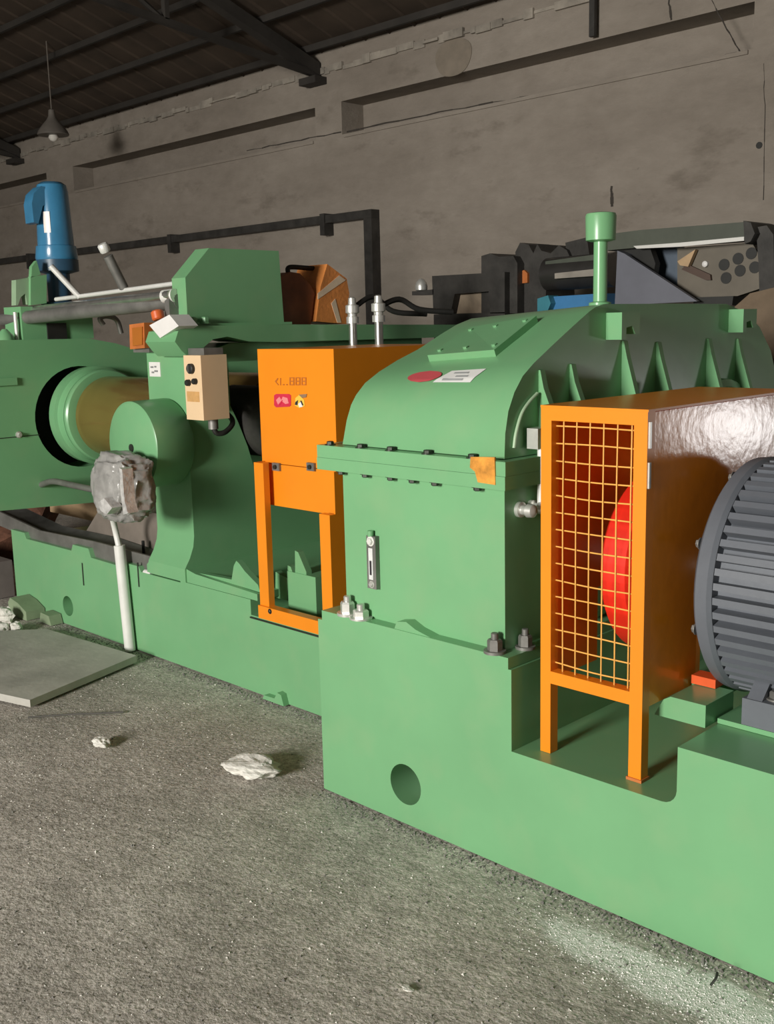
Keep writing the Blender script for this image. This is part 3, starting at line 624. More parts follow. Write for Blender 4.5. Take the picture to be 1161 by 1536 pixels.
# brown pan and tray under the rolls
o = T('oil_tray', 'long grey sheet metal oil tray lying under the rolls on the mill bed', 'tray', (-4.7, 0.8, 0.43))
ty = 0.47
def seg(name, pts, d, mt_): return pxp(name, pts, 1, ty, d, mt_, o)
seg('tray_sheet', [(-20, 757), (0, 768), (60, 796), (140, 812), (230, 836), (262, 858), (255, 862), (200, 850), (110, 836), (40, 806), (-20, 780)], 0.012, DULL)
a = [P(x, y, 1, ty) for x, y in ((-20, 760), (60, 800), (140, 818), (258, 860))]
bm = bmesh.new(); rows = []
for dy, dz in ((0.013, 0), (0.05, -0.0), (0.12, 0.005), (0.14, 0.02)):
    rows.append([bm.verts.new(p+Vector((0, dy, dz+0.0))) for p in a])
for r0, r1 in zip(rows, rows[1:]):
    for i in range(len(a)-1): bm.faces.new((r0[i], r0[i+1], r1[i+1], r1[i]))
bmesh.ops.solidify(bm, geom=list(bm.faces), thickness=0.006)
mk('tray_bottom', bm, DULL, o, 40)
q = P(222, 860, 1, ty-0.01); cyl('drain_plug', (q.x-0.03, ty-0.008, q.z), (q.x+0.03, ty-0.008, q.z+0.002), 0.016, WHITE, o, 14, ch=0.005)
q = P(215, 820, 1, ty+0.1); cyl('tray_rod', (q.x, ty+0.1, q.z-0.06), (q.x+0.0, ty+0.1, q.z+0.03), 0.008, BLACK, o, 8)
o = tag(pxp('roll_pan', [(150, 762), (236, 770), (240, 838), (225, 836), (120, 812)], 1, 0.62, 0.5, mat('grey_brown_pan', (0.20, 0.17, 0.145), 0.5, var=0.2, scale=6), None, 0.004), 'grey brown sheet pan below the wrapped motor and rolls', 'pan')
q = P(110, 800, 1, 1.0); 
o = tag(box('cardboard_box', q.x-0.28, q.x+0.32, 1.0, 1.3, 0.41, 0.80, CARD, None, 0.006), 'tan cardboard box tucked under the far mill stand', 'box')

# adjuster motor wrapped in plastic with conduit down to the floor
wm = T('wrapped_motor', 'small adjuster motor wrapped in crumpled grey plastic before the round housing', 'motor', (-4.25, 0.2, 0.70))
bm = bmesh.new(); bmesh.ops.create_icosphere(bm, subdivisions=5, radius=1.0)
c = P(180, 731, 1, 0.165)
for v in bm.verts:
    n_ = v.co.copy(); k = 1.05+0.14*mnoise.noise(n_*2.2+Vector((3, 1, 4)))-0.16*abs(mnoise.noise(n_*3.5+Vector((9, 2, 1))))-0.08*abs(mnoise.noise(n_*8.0))
    e = lambda t: math.copysign(abs(t)**0.62, t)
    v.co = Vector((c.x+e(n_.x)*0.145*k, c.y+0.02+e(n_.y)*0.10*k, c.z+e(n_.z)*0.148*k))
mk('plastic_wrap', bm, WRAP, wm, 55)
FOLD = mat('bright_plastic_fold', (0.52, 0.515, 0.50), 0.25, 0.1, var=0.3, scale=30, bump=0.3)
for pts in ([(179, 702), (183, 704), (187, 752), (192, 770), (185, 772), (181, 740)], [(147, 754), (156, 747), (168, 762), (160, 772), (151, 766)]):
    yy = c.y-0.118; pxp('wrap_fold', pts, 1, yy, 0.05, FOLD, wm, 0.008)
wr = [P(x, y, 1, 0.40) for x, y in ((62, 727), (80, 722), (110, 728), (148, 736))]
tube('cable_arm', wr, 0.016, DULL, wm, 10)
o = T('conduit_pipe', 'white conduit pipe rising from the floor to the wrapped motor', 'pipe', P(195, 968, 1, 0.414))
a = P(195, 970, 1, 0.414); a.z = 0.0; b = P(179, 818, 1, 0.414); 
cyl('lower_pipe', a, b, 0.027, PVC, o, 20)
tube('upper_hose', [b+Vector((0, 0, -0.02)), P(173, 795, 1, 0.41), P(168, 770, 1, 0.36), P(168, 745, 1, 0.25)], 0.015, PVC, o, 12, 6)

# control box with knobs
kb = T('control_box', 'beige control box with dark knobs hung on the mill stand', 'control box', (-3.86, 0.5, 1.15))
q0 = P(275, 533, 1, 0.42); q1 = P(306, 631, 1, 0.42); kx0, kx1, kz0, kz1 = q0.x, q1.x, q1.z, q0.z
kd = 0.135
box('enclosure', kx0, kx1, 0.42, 0.42+kd, kz0, kz1, BEIGE, kb, 0.005)
box('hanger', kx0-0.02, kx1-0.03, 0.46, 0.56, kz1, 1.47, DULL, kb, 0.003)
box('wall_bracket', SX1-0.002, kx0, 0.51, 0.58, kz0+0.05, kz1-0.04, DULL, kb, 0.002)
for px, py, r in ((288, 553, 0.022), (284, 574, 0.014), (294, 572, 0.013)):
    q = P(px, py, 1, 0.42); k_ = lathe('knob', (q.x, 0.42, q.z), (q.x, -1, q.z), [(0, r), (0.014, r), (0.018, r*0.8)], BLACK, kb, 18)
    if r > 0.02: box('pointer', q.x-0.003, q.x+0.003, 0.398, 0.404, q.z-0.016, q.z+0.016, DULL, k_, 0.001)
q = P(290, 595, 1, 0.42); box('ochre_label', q.x-0.045, q.x+0.045, 0.4185, 0.42, q.z-0.022, q.z+0.022, OCHRE, kb, 0.0005)
q = P(308, 640, 1, 0.50); cyl('cable_gland', (kx0+0.08, 0.50, kz0), (kx0+0.08, 0.50, kz0-0.045), 0.022, DULL, kb, 16)
tube('black_cable', [(kx0+0.08, 0.50, kz0-0.04), (kx0+0.085, 0.515, kz0-0.065), (kx0+0.09, 0.56, kz0-0.06), (kx0+0.06, 0.62, kz0-0.02), (SX1+0.01, 0.68, kz0+0.03)], 0.012, BLACK, kb, 10)

# small boxes on the nose of the stand
nb = T('limit_switch_box', 'tilted white switch box with red button on the stand nose', 'switch box', P(247, 500, 1, 0.45))
pxp('switch_body', [(224, 488), (254, 472), (268, 489), (240, 507)], 1, 0.40, 0.10, WHITE, nb, 0.004)
cyl('red_button', P(238, 480, 1, 0.44), P(235, 466, 1, 0.44), 0.028, mat('orange_red_button', (0.62, 0.12, 0.03), 0.4), nb, 16, ch=0.006)
ob = T('signal_box', 'small rusty orange box beside the white switch box', 'box', P(205, 523, 1, 0.48))
pxp('box_body', [(194, 487), (216, 484), (217, 522), (195, 524)], 1, 0.44, 0.09, RUSTY, ob, 0.004)
pxp('front_panel', [(198, 492), (213, 490), (213, 517), (199, 519)], 1, 0.434, 0.008, mat('dark_amber', (0.40, 0.13, 0.02), 0.3), ob, 0.001)
q = P(206, 522, 1, 0.48); box('mount_arm', q.x-0.02, -4.20, 0.47, 0.50, q.z-0.02, q.z+0.004, DULL, ob, 0.002)

# emergency bars across the top, from the cover box to the far stand
eb = T('safety_bar', 'steel emergency stop bars spanning the rolls above the mill', 'bar', (-4.7, 0.6, 1.62))
tube('upper_bar', [P(272, 424, 0, -4.06), P(116, 445, 0, -5.0), P(84, 449, 0, -5.18)], 0.011, WPAINT, eb, 12, 1)
tube('middle_bar', [P(256, 442, 0, -4.02), P(20, 468, 0, -5.5)], 0.020, STEEL, eb, 12, 1)
tube('lower_bar', [P(270, 452, 0, -4.02), P(5, 480, 0, -5.5)], 0.034, DULL, eb, 14, 1)
tube('rear_bar', [P(272, 440, 0, -4.06)+Vector((0, 0.25, 0)), P(60, 462, 0, -5.35)+Vector((0, 0.25, 0))], 0.03, DULL, eb, 12, 1)
cyl('bar_ferrule', P(262, 443, 0, -4.02), P(246, 445, 0, -4.08), 0.030, WPAINT, eb, 16)
a = P(120, 446, 0, -4.98); b = P(76, 399, 0, -5.05); tube('lever_arm', [a, b], 0.015, WPAINT, eb, 12, 1)
a = P(186, 432, 0, -4.55); b = P(162, 384, 0, -4.55); tube('lever_arm', [a, b], 0.023, DULL, eb, 12, 1)
lathe('lever_tip', b-(a-b).normalized()*0.02+Vector((0, 0, 0)), b+(b-a), [(0, 0.022), (0.006, 0.026), (0.035, 0.026), (0.042, 0.02)], WPAINT, eb, 14)
# supports standing on both stands
q = P(262, 450, 0, -4.02); box('support', -4.055, -4.02, q.y-0.03, q.y+0.03, 1.562, q.z+0.02, DULL, eb, 0.003)
q = P(150, 452, 0, -4.85); tube('bar_hook', [P(155, 487, 0, -5.05), P(150, 478, 0, -5.05), P(160, 474, 0, -5.05), P(175, 480, 0, -5.05), P(182, 500, 0, -5.05)], 0.014, DULL, eb, 8)

# blue geared motor on its bracket over the far stand
bk = T('motor_bracket', 'green bracket with slotted plates under the blue upright motor', 'bracket', (-5.35, 0.45, 1.52))
bxp = FX-0.03
pxp('bracket_plate', [(46, 415), (70, 412), (70, 455), (46, 458)], 0, bxp, -0.03, GREEN, bk, 0.003)
pxp('front_slot_plate', [(24, 420), (45, 416), (46, 457), (41, 457), (38, 440), (31, 446), (27, 458), (24, 458)], 0, bxp-0.02, -0.05, mat('pale_green_paint', (0.30, 0.44, 0.28), 0.4), bk, 0.003)
pxp('upper_lug', [(48, 400), (55, 391), (61, 412), (47, 416)], 0, bxp, -0.03, GREEN, bk, 0.003)
q = P(60, 470, 0, bxp); box('pedestal', bxp-0.22, bxp-0.03, q.y-0.09, q.y+0.32, 1.515, P(86, 460, 0, -5.32).z, GREEN, bk, 0.006)
for px in (31, 41, 49):
    q = P(px, 490, 0, bxp); cyl('stud', (bxp-0.05, q.y, 1.515), (bxp-0.05, q.y, 1.66), 0.010, WPAINT, bk, 10)
q = P(15, 498, 0, bxp); lathe('lifting_eye', (bxp-0.06, q.y, 1.515), (bxp-0.06, q.y, 3), [(0, 0.05), (0.03, 0.04), (0.06, 0.012)], GREEN, bk, 16)
q = P(87, 490, 0, bxp); box('dark_bearing_cap', bxp-0.2, bxp-0.02, q.y-0.05, q.y+0.06, 1.515, 1.60, BLACK, bk, 0.02)
c0 = P(86, 396, 0, -5.32); bmr = T('blue_gear_motor', 'upright blue cylindrical motor with side terminal box on the far stand', 'motor', c0)
sc_ = (c0-CAM).dot(CF)/FPX
lathe('motor_can', c0+Vector((0, 0, 0.02)), c0+Vector((0, 0, 1)), [(0, 30*sc_), (3*sc_, 31*sc_), (20*sc_, 29*sc_), (21*sc_, 26.5*sc_), (60*sc_, 25*sc_), (98*sc_, 23.5*sc_), (108*sc_, 21*sc_), (112*sc_, 15*sc_), (113*sc_, 4*sc_)], BLUE, bmr, 40)
zb = P(86, 458, 0, -5.32).z
lathe('lantern_flange', (c0.x, c0.y, zb), (c0.x, c0.y, 3), [(0, 27*sc_), (4*sc_, 29*sc_), (6*sc_, 17*sc_), (46*sc_, 17*sc_), (50*sc_, 31*sc_), (c0.z-zb+0.02, 31*sc_)], BLUED, bmr, 32)
q = P(52, 310, 0, -5.32)
prism('terminal_box', [(q.y-0.037, q.z-0.085), (q.y-0.012, q.z-0.09), (q.y+0.02, q.z+0.0), (q.y+0.07, q.z+0.03), (q.y+0.08, q.z+0.095), (q.y+0.02, q.z+0.10), (q.y-0.025, q.z+0.06), (q.y-0.04, q.z+0.01)], 0, -5.36, -5.27, BLUE, bmr, bw=0.01)
q = P(76, 326, 0, -5.32); 
bm = bmesh.new(); n_ = 6
ang0 = math.atan2(CAM.y-c0.y, CAM.x-c0.x)-0.42
rows = []
for zz in (c0.z+0.02+38*sc_, c0.z+0.02+68*sc_):
    rr_ = 25.9*sc_
    rows.append([bm.verts.new((c0.x+rr_*math.cos(ang0-0.20+0.4*i/n_), c0.y+rr_*math.sin(ang0-0.20+0.4*i/n_), zz)) for i in range(n_+1)])
for i in range(n_): bm.faces.new((rows[0][i], rows[0][i+1], rows[1][i+1], rows[1][i]))
mk('rating_plate', bm, mat('pale_rating_plate', (0.82, 0.76, 0.70), 0.35, var=0.06), bmr, 60)

# ================================================================== ORANGE GEAR GUARD
gg = T('gear_guard', 'tall orange gear guard box with warning stickers and open lower frame', 'guard', (-3.2, 0.8, 0.345))
q = P(386, 526, 1, 0.50); q2 = P(500, 521, 1, 0.50); ox0, ox1, ozt = q.x, q2.x, 1.465
ozb = P(405, 757, 1, 0.50).z; zs = P(440, 699, 1, 0.50).z
box('upper_box', ox0, ox1, 0.50, 1.18, zs+0.002, ozt, ORANGE, gg, 0.006)
box('lower_panel', ox0+0.02, ox1, 0.50, 1.18, ozb, zs-0.001, ORANGE, gg, 0.005)
for px in (416, 468):
    q = P(px, 700, 1, 0.498); l_ = box('latch', q.x-0.022, q.x+0.022, 0.488, 0.50, q.z-0.016, q.z+0.016, DULL, gg, 0.003); cyl('latch_pin', (q.x, 0.48, q.z), (q.x, 0.49, q.z), 0.009, DARKBOLT, l_, 10)
FY = 0.445
a = P(378, 693, 1, FY); b = P(398, 918, 1, FY); c_ = P(490, 932, 1, FY); pw_ = 0.060
fx0 = (a.x+b.x)/2-0.01; fx1 = P(497, 850, 1, FY).x; zb = 0.347
box('frame_post', fx0, fx0+pw_, FY, FY+0.03, zb+0.055, a.z, ORANGE, gg, 0.003)
box('frame_post', fx1-pw_, fx1, FY, FY+0.03, zb+0.055, ozb+0.01, ORANGE, gg, 0.003)
box('post_return', fx1-0.006, fx1, FY+0.03, FY+0.20, zb+0.06, zs, ORANGE, gg, 0.001)
box('post_return', fx0, fx0+0.006, FY+0.03, FY+0.06, zb+0.055, a.z, ORANGE, gg, 0.001)
box('frame_sill', fx0, fx1-0.03, FY-0.012, FY+0.03, zb, zb+0.055, ORANGE, gg, 0.003)
q = P(405, 917, 1, FY-0.012); hexbolt('sill_screw', (q.x, FY-0.012, q.z), (0, -1, 0), 0.008, 0.006, DARKBOLT, gg)
# stickers and faint embossed marks
SYY = 0.4975
def mark(pts, mt_, parent, lift=0.0, name='print_mark'): return pxp(name, pts, 1, SYY-lift, 0.0022, mt_, parent)
rs = mark([(411, 593), (414, 591), (433, 591), (436, 593), (436, 608), (434, 610), (414, 611), (411, 608)], REDST, gg, 0, 'red_sticker')
mark([(414, 600), (419, 595), (422, 600), (424, 595), (431, 597), (433, 605), (428, 606), (423, 602), (417, 607)], PINK, rs, 0.001)
mark([(417, 607), (423, 600), (424, 601), (419, 608)], REDST, rs, 0.002)
ys = mark([(443, 597), (449, 592), (456, 600), (457, 609), (449, 612), (442, 608)], YELST, gg, 0, 'yellow_sticker')
mark([(448, 592), (460, 591), (459, 596), (453, 597)], mat('grey_brown_print', (0.28, 0.17, 0.10), 0.5), ys, 0.001)
mark([(443, 603), (447, 600), (446, 608), (442, 607)], INK, ys, 0.001); mark([(447, 606), (451, 603), (454, 610), (449, 611)], WHITE, ys, 0.001)
mark([(450, 601), (452, 601), (455, 608), (453, 608)], INK, ys, 0.0016)
for pts in ([(412, 572), (416, 567), (417, 568), (414, 573), (418, 577), (417, 578)], [(420, 567), (421, 567), (421, 578), (420, 578)], [(424, 576), (426, 576), (426, 578), (424, 578)], [(429, 576), (431, 576), (431, 578), (429, 578)]):
    mark(pts, BRNPR, gg, 0)
for x in (434, 443, 452):
    pxp('print_mark', [(x, 566), (x+7, 566), (x+7, 578), (x, 578)], 1, SYY, 0.0022, BRNPR, gg, holes=[[(x+1.4, 567.4), (x+5.6, 567.4), (x+5.6, 576.6), (x+1.4, 576.6)]])
    mark([(x+1.4, 571), (x+5.6, 571), (x+5.6, 572.6), (x+1.4, 572.6)], BRNPR, gg, 0)
# green bearing pedestal seen through the frame
py_ = 0.56; p0 = P(432, 890, 1, py_); p1 = P(474, 890, 1, py_); pz = P(455, 862, 1, py_).z
bp_ = T('bearing_pedestal', 'green bearing pedestal block seen through the open orange frame', 'pedestal', ((p0.x+p1.x)/2, py_+0.15, 0.346))
px1 = p1.x; box('pedestal_block', p0.x, px1, py_, py_+0.3, 0.346, pz, GREEN, bp_, 0.006)
for a_, b_ in (((441, 826), (458, 858)), ((430, 848), (440, 866)), ((412, 858), (430, 868))):
    u0 = P(a_[0], a_[1], 1, py_); u1 = P(b_[0], b_[1], 1, py_)
    prism('fin', [(u0.x, u0.z), (u0.x+0.02, u0.z-0.005), (u1.x, u1.z), (u1.x, 0.40), (u0.x-0.01, 0.40)], 1, py_+0.005, py_+0.035, GREEN, bp_, bw=0.003)

# orange spare covers and the rods behind the guard, on the mill cap
oc = tag(pxp('dented_drum', [(420, 415), (437, 408), (450, 410), (466, 428), (472, 440), (466, 489), (424, 489)], 0, -4.02, -0.22, mat('dark_rusty_paint', (0.22, 0.065, 0.02), 0.5, var=0.35, scale=8), None, 0.012), 'dark rusty orange dented drum standing behind the screw cover', 'drum')
tp = T('taped_orange_parcel', 'angular orange parcel crossed by a pale tape strip on the mill cap', 'parcel', P(497, 489, 0, -4.02))
pxp('parcel_body', [(474, 482), (481, 430), (491, 396), (520, 418), (524, 440), (520, 486)], 0, -4.0, -0.22, mat('orange_wrapping', (0.74, 0.27, 0.07), 0.4, var=0.2, scale=7, bump=0.2), tp, 0.006)
pxp('tape_strip', [(477, 440), (477, 449), (519, 420), (509, 413)], 0, -3.9985, -0.003, TAPE, tp, 0.001)
pxp('tape_strip', [(497, 455), (503, 448), (512, 484), (506, 484)], 0, -3.9985, -0.003, TAPE, tp, 0.001)
tube('wire_handle', [P(432, 410, 0, -4.1), P(434, 401, 0, -4.1), P(460, 402, 0, -4.1), P(488, 404, 0, -4.1)], 0.012, BLACK, oc, 8)
oc.children[0].name = 'wire_handle'
for i, (px, pt) in enumerate(((530, 447), (569, 444))):
    q = P(px, 521, 1, 1.35)
    rt = T('hydraulic_fitting', 'chrome rod with white hose fitting beside the taped parcel' if i == 0 else 'chrome rod with white hose fitting nearer the gearbox', 'rod', (q.x, 1.35, 1.46))
    zt = P(px, pt, 1, 1.35).z
    cyl('rod', (q.x, 1.35, 1.40), (q.x, 1.35, zt-0.10), 0.020, STEEL, rt, 14)
    lathe('fitting', (q.x, 1.35, zt-0.12), (q.x, 1.35, 3), [(0, 0.03), (0.03, 0.03), (0.034, 0.022), (0.045, 0.022), (0.05, 0.033), (0.085, 0.033), (0.09, 0.02), (0.12, 0.018), (0.125, 0.01)], ZINC, rt, 16)
    box('rod_base', q.x-0.05, q.x+0.05, 1.30, 1.40, 1.36, 1.41, DARKMETAL, rt, 0.004)
    hs = [Vector((q.x, 1.35, zt-0.05)), P(px+30, pt+5 if i else pt-2, 1, 1.5), P(px+60, pt+20, 1, 1.6), P(px+110, pt+24, 1, 1.75)]
    tube('black_hose', hs, 0.014, BLACK, rt, 8)
dk = tag(box('dark_gear_case', -3.50, -2.70, 1.20, 2.0, 0.36, 1.36, DARKMETAL, None, 0.01), 'dark grimy gear case standing behind the orange gear guard', 'gear case')

# ================================================================== BACKGROUND MACHINES
BY = 3.0
def B(name, pts, d, mt_, par, y=BY, bw=0.004): return pxp(name, pts, 1, y, d, mt_, par, bw)
q0 = P(650, 470, 1, BY); q1 = P(905, 470, 1, BY)
bgm = T('old_mill', 'dark grimy old mill with rollers standing behind the gearbox', 'machine', ((q0.x+q1.x)/2, BY+0.3, 0))
box('bed', q0.x, q1.x, BY, BY+0.9, 0.0, 0.55, DARKMETAL, bgm, 0.01)
zt = P(700, 412, 1, BY).z; xa = P(650, 440, 1, BY).x; xb = P(757, 440, 1, BY).x
B('housing', [(648, 414), (757, 408), (757, 470), (735, 470), (733, 437), (682, 441), (676, 470), (650, 470)], 0.5, DARKMETAL, bgm)
box('housing_base', xa, xb, BY, BY+0.6, 0.5, P(700, 470, 1, BY).z, DARKMETAL, bgm, 0.01)
B('pale_board', [(676, 436), (735, 434), (737, 476), (676, 476)], 0.03, mat('pale_tan_board', (0.36, 0.28, 0.20), 0.7, var=0.3, scale=7), bgm, BY+0.06)
q = P(632, 427, 1, BY); lathe('silver_cap', q+Vector((0, 0, -0.04)), q+Vector((0, 0, 1)), [(0, 0.03), (0.006, 0.04), (0.03, 0.042), (0.055, 0.034), (0.075, 0.018), (0.08, 0.006)], ZINC, bgm, 20)
B('cap_bracket', [(618, 437), (650, 434), (650, 442), (618, 443)], 0.1, DARKMETAL, bgm)
B('motor_block', [(722, 384), (735, 380), (748, 385), (770, 384), (776, 395), (776, 470), (722, 470)], 0.35, DARKMETAL, bgm, BY+0.05)
B('valve_stack', [(773, 378), (780, 364), (793, 367), (800, 380), (806, 366), (812, 376), (826, 380), (838, 368), (850, 375), (856, 388), (820, 400), (818, 470), (776, 470)], 0.3, DARKMETAL, bgm, BY+0.12)
B('orange_tag', [(775, 410), (786, 405), (791, 410), (791, 424), (776, 426)], 0.02, RUSTY, bgm, BY+0.1)
B('side_post', [(790, 400), (815, 398), (815, 470), (778, 470)], 0.25, BROWNP, bgm, BY+0.2)
a = P(822, 412, 1, BY+0.1); b = P(925, 404, 1, BY+0.1)
lathe('roller', a, b, [(0, 0.05), (0.005, 0.098), ((b-a).length-0.005, 0.098), ((b-a).length, 0.05)], mat('dark_polished_roller', (0.10, 0.095, 0.09), 0.28, 0.7, var=0.15), bgm, 32)
B('roller_guard', [(818, 392), (905, 380), (905, 390), (818, 402)], 0.12, OLIVE, bgm, BY+0.02)
B('roller_highlight', [(832, 410), (905, 402), (905, 413), (832, 418)], 0.02, mat('painted_highlight', (0.42, 0.38, 0.33), 0.4, 0.4, var=0.2), bgm, BY-0.03)  # pale strip laid before the roller as its painted highlight
B('blue_trough', [(812, 446), (905, 440), (905, 462), (812, 466)], 0.4, BLUEP, bgm, BY-0.05)
B('blue_tap', [(806, 448), (822, 443), (826, 455), (820, 470), (806, 470)], 0.1, mat('teal_tap_paint', (0.05, 0.22, 0.28), 0.4), bgm, BY-0.1)
B('dark_cap', [(848, 364), (880, 356), (884, 382), (850, 386)], 0.2, DARKMETAL, bgm, BY+0.15)
q2 = P(930, 470, 1, BY); q3 = P(1180, 470, 1, BY)
cal = T('overhead_calender', 'dark machine with long top beam and sloped grey guard behind gearbox', 'machine', ((q2.x+q3.x)/2, BY+0.4, 0))
box('plinth', q2.x+0.02, q3.x+0.4, BY+0.1, BY+1.0, 0.0, P(1000, 470, 1, BY).z, OLIVE, cal, 0.01)
B('top_beam', [(906, 352), (960, 345), (1115, 333), (1117, 360), (960, 371), (906, 376)], 0.16, OLIVE, cal, BY-0.1, 0.01)
B('bright_edge_strip', [(950, 369), (1020, 364), (1116, 355), (1116, 361), (1020, 370), (955, 373)], 0.02, mat('bright_edge_metal', (0.85, 0.84, 0.80), 0.3, 0.2, var=0.04), cal, BY-0.121)
B('beam_end_plate', [(1115, 331), (1126, 334), (1132, 350), (1126, 362), (1117, 366)], 0.3, DARKMETAL, cal, BY-0.12)
B('end_post', [(1134, 341), (1150, 338), (1160, 352), (1163, 480), (1140, 480), (1138, 400)], 0.3, DARKMETAL, cal, BY-0.06)
B('triangular_guard', [(936, 380), (1046, 452), (930, 458)], 0.03, SLATE, cal, BY-0.14)
B('guard_side', [(926, 376), (938, 381), (934, 460), (922, 460)], 0.25, SLATE, cal, BY-0.12)
B('dark_curtain', [(912, 362), (975, 372), (983, 395), (980, 412), (945, 385), (915, 375)], 0.05, BLACK, cal, BY-0.05)
B('blue_back_panel', [(975, 372), (1020, 370), (1022, 432), (975, 432)], 0.05, mat('dim_blue_panel', (0.10, 0.13, 0.17), 0.5, var=0.15), cal, BY+0.1)
B('dark_slot', [(1040, 446), (1100, 444), (1098, 458), (1040, 458)], 0.2, BLACK, cal, BY-0.06)
pp = B('perforated_panel', [(1016, 372), (1128, 364), (1140, 385), (1155, 428), (1100, 446), (1016, 446)], 0.06, BROWNP, cal, BY)
for px, py in ((1086, 397), (1107, 388), (1127, 380), (1089, 417), (1110, 406), (1132, 401)):
    q = P(px, py, 1, BY-0.003); prism('round_hole', circle(q.x, q.z, 0.030, 16), 1, BY-0.004, BY+0.01, BLACK, pp)
B('brown_flap', [(1022, 404), (1030, 396), (1065, 412), (1066, 420), (1058, 420)], 0.02, mat('dark_brown_flap', (0.09, 0.055, 0.04), 0.6), cal, BY-0.02)
B('cardboard_scrap', [(1016, 392), (1043, 374), (1032, 400), (1020, 398)], 0.03, CARD, cal, BY-0.04)
q = P(1057, 396, 1, BY-0.02); lathe('white_button', (q.x, BY, q.z), (q.x, -5, q.z), [(0, 0.016), (0.02, 0.016), (0.026, 0.008)], WHITE, cal, 12)
o = tag(pxp('brown_sack', [(1100, 462), (1125, 440), (1175, 428), (1190, 520), (1185, 560), (1110, 540)], 1, 2.45, 0.25, mat('dull_brown_sacking', (0.16, 0.115, 0.075), 0.85, var=0.2, scale=8, bump=0.3), None, 0.03), 'dull brown sack leaning behind the gearbox end', 'sack')
q = P(1145, 520, 1, 2.45); tag(box('wooden_crate', q.x-0.35, q.x+0.45, 2.25, 2.80, 0.0, P(1145, 552, 1, 2.45).z, BROWNP, None, 0.008), 'brown wooden crate under the sack behind the gearbox', 'crate')

# things beyond the far end of the mill
q = P(5, 840, 2, 0.0)
o = tag(rock('rusty_bundle', (-7.0, 1.0, 0.0), 0.40, mat('rusty_brown_cloth', (0.17, 0.075, 0.045), 0.8, var=0.5, scale=7, bump=0.4), 4, None, (1, 1, 1.0), 3, 0.3), 'rusty brown bundle beyond the far end of the mill bed', 'bundle')
o = tag(box('scrap_slab', -7.3, -5.95, 0.3, 0.55, 0.0, 0.22, mat('grey_brown_slab', (0.19, 0.165, 0.15), 0.85, var=0.2, scale=6), None, 0.01), 'low grey brown slab beside the far end of the mill bed', 'slab')

# ================================================================== FLOOR THINGS
pl = [P(205, 985, 2, 0.03), P(45, 1052, 2, 0.03), P(-150, 1010, 2, 0.03), P(-60, 950, 2, 0.03), P(70, 945, 2, 0.03)]
fp = tag(prism('floor_plate', [(p.x, p.y) for p in pl], 2, 0.004, 0.036, mat('dusty_steel_plate', (0.47, 0.455, 0.41), 0.75, 0.0, var=0.2, scale=5, bump=0.15, bscale=30), None, bw=0.004), 'flat dusty grey plate lying on the floor beside the mill bed', 'plate')
c = P(388, 1162, 2, 0)
st_ = tag(rock('mortar_lump', (c.x, c.y, -0.003), 0.088, STONE, 11, None, (0.95, 0.72, 0.42), 4, 0.4), 'large pale mortar lump on the floor near the bed step', 'stone')
dr = Vector((0.80, 0.60, 0))
for v in st_.data.vertices:
    k = (v.co-c).dot(dr); v.co += dr*k*0.35-dr*0.02; v.co.z *= 0.85
c = P(152, 1119, 2, 0)
tag(rock('mortar_lump', (c.x, c.y, -0.003), 0.042, STONE, 23, None, (1.0, 0.6, 0.40), 4, 0.45), 'small pale mortar lump on open floor before the floor plate', 'stone')
c = P(612, 1484, 2, 0)
tag(rock('white_flake', (c.x, c.y, -0.002), 0.016, STONE, 31, None, (1.1, 0.6, 0.2), 3, 0.5), 'thin white flake on the bare dark floor away from the machine', 'flake')
for i, (px, py, s, lab) in enumerate(((14, 932, 0.055, 'white rubble lump, the largest at the far bed corner'), (30, 948, 0.04, 'white rubble lump in front of the green wedge'), (10, 950, 0.045, 'white rubble lump beside the floor plate edge'), (22, 920, 0.03, 'small white rubble lump against the bed corner'))):
    c = P(px, py, 2, 0); tag(rock('rubble_lump', (c.x, c.y-0.02, -0.003), s, STONE, 40+i, None, (1, 0.8, 0.75), 3, 0.4), lab, 'rubble', 'white rubble at the far bed corner')
q = P(45, 935, 1, 0.40)
tag(prism('packing_wedge', [(q.x-0.09, 0.0), (q.x+0.11, 0.0), (q.x+0.11, 0.05), (q.x+0.02, 0.085), (q.x-0.07, 0.10), (q.x-0.10, 0.07)], 1, 0.33, 0.44, mat('faded_green_paint', (0.24, 0.31, 0.19), 0.7, var=0.2), None, bw=0.012), 'faded green packing wedge against the mill bed foot', 'wedge')
q = P(78, 938, 1, 0.41)
tag(prism('packing_block', [(q.x-0.06, 0.0), (q.x+0.07, 0.0), (q.x+0.05, 0.05), (q.x-0.04, 0.055)], 1, 0.37, 0.44, mat('faded_green_paint', (0.24, 0.31, 0.19), 0.7), None, bw=0.008), 'small pale packing block beside the green wedge at the bed foot', 'block')
a = P(1066, 1478, 2, 0.004); b = P(1076, 1458, 2, 0.03)
tag(tube('twig', [a, a.lerp(b, 0.5)+Vector((0.005, 0, 0.004)), b], 0.003, DARKBOLT, None, 6), 'short dark twig lying on the white powder by the bed', 'twig')
a = P(42, 1076, 2, 0.003); b = P(185, 1068, 2, 0.003)
tag(tube('thin_cable', [a, a.lerp(b, 0.4)+Vector((0, 0.01, 0)), a.lerp(b, 0.8), b], 0.004, mat('dusty_dark_cable', (0.10, 0.095, 0.085), 0.8), None, 6), 'thin dusty dark cable on the floor before the plate', 'cable')
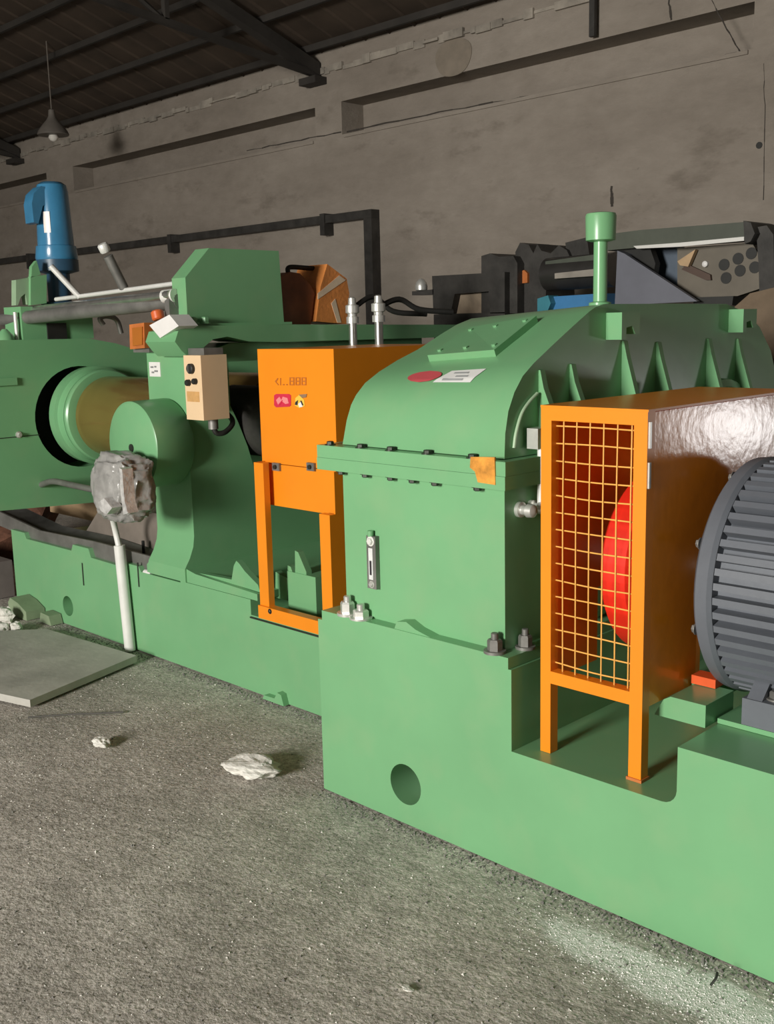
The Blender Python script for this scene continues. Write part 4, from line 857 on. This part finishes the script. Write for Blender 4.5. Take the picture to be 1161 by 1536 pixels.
# loose grit: nobody could count it
def grit(name, n, place, mt_, smin, smax, label, cat):
    rr = random.Random(n); verts = []; faces = []
    base = [(1, 0, 0), (-0.5, 0.85, 0), (-0.5, -0.85, 0), (0.1, 0, 0.8), (0.05, 0.05, -0.4)]; fc = [(0, 1, 3), (1, 2, 3), (2, 0, 3), (1, 0, 4), (2, 1, 4), (0, 2, 4)]
    for k in range(n):
        x, y = place(rr); s = rr.uniform(smin, smax)*(rr.random()**1.5+0.3); a_ = rr.uniform(0, 6.28); fl = rr.uniform(0.4, 1.0); el = rr.uniform(0.5, 1.0); o_ = len(verts)
        z = 0.006*mnoise.noise(Vector((x*1.1, y*1.1, 0)))-0.006
        for bx_, by_, bz_ in base:
            bx2, by2 = bx_, by_*el
            verts.append((x+s*(bx2*math.cos(a_)-by2*math.sin(a_)), y+s*(bx2*math.sin(a_)+by2*math.cos(a_)), z+s*bz_*fl))
        faces += [tuple(i+o_ for i in f) for f in fc]
    me = bpy.data.meshes.new(name); me.from_pydata(verts, [], faces); me.materials.append(mt_)
    return tag(link(bpy.data.objects.new(name, me)), label, cat, kind='stuff')
def pl1(rr):
    while True:
        x = rr.uniform(-5.6, -0.2); y = rr.uniform(-1.6, 0.42)
        if y < -0.005 or x < -2.56: return x, y
def pl2(rr):
    while True:
        x = -1.08+rr.gauss(0, 0.27); y = -0.155+rr.gauss(0, 0.06)
        if y < -0.006: return x, y
def pl3(rr):
    x = rr.uniform(-5.6, -0.3); e_ = 0.0 if x > -2.56 else 0.44
    return x, e_-0.004-abs(rr.gauss(0, 0.035))
grit('floor_grit', 12000, pl1, ROCKD, 0.0015, 0.006, 'loose grey grit scattered over the rough concrete floor', 'grit')
grit('pale_floor_grit', 5200, pl1, STONE, 0.0015, 0.0055, 'pale mortar crumbs scattered over the rough concrete floor', 'grit')
grit('lime_powder', 5200, pl2, mat('white_lime', (0.85, 0.84, 0.80), 0.9, var=0.05), 0.001, 0.004, 'white lime powder spilled along the foot of the bed', 'powder')
grit('swept_dirt', 5000, pl3, ROCKD, 0.002, 0.008, 'swept dirt gathered against the foot of the green beds', 'dirt')
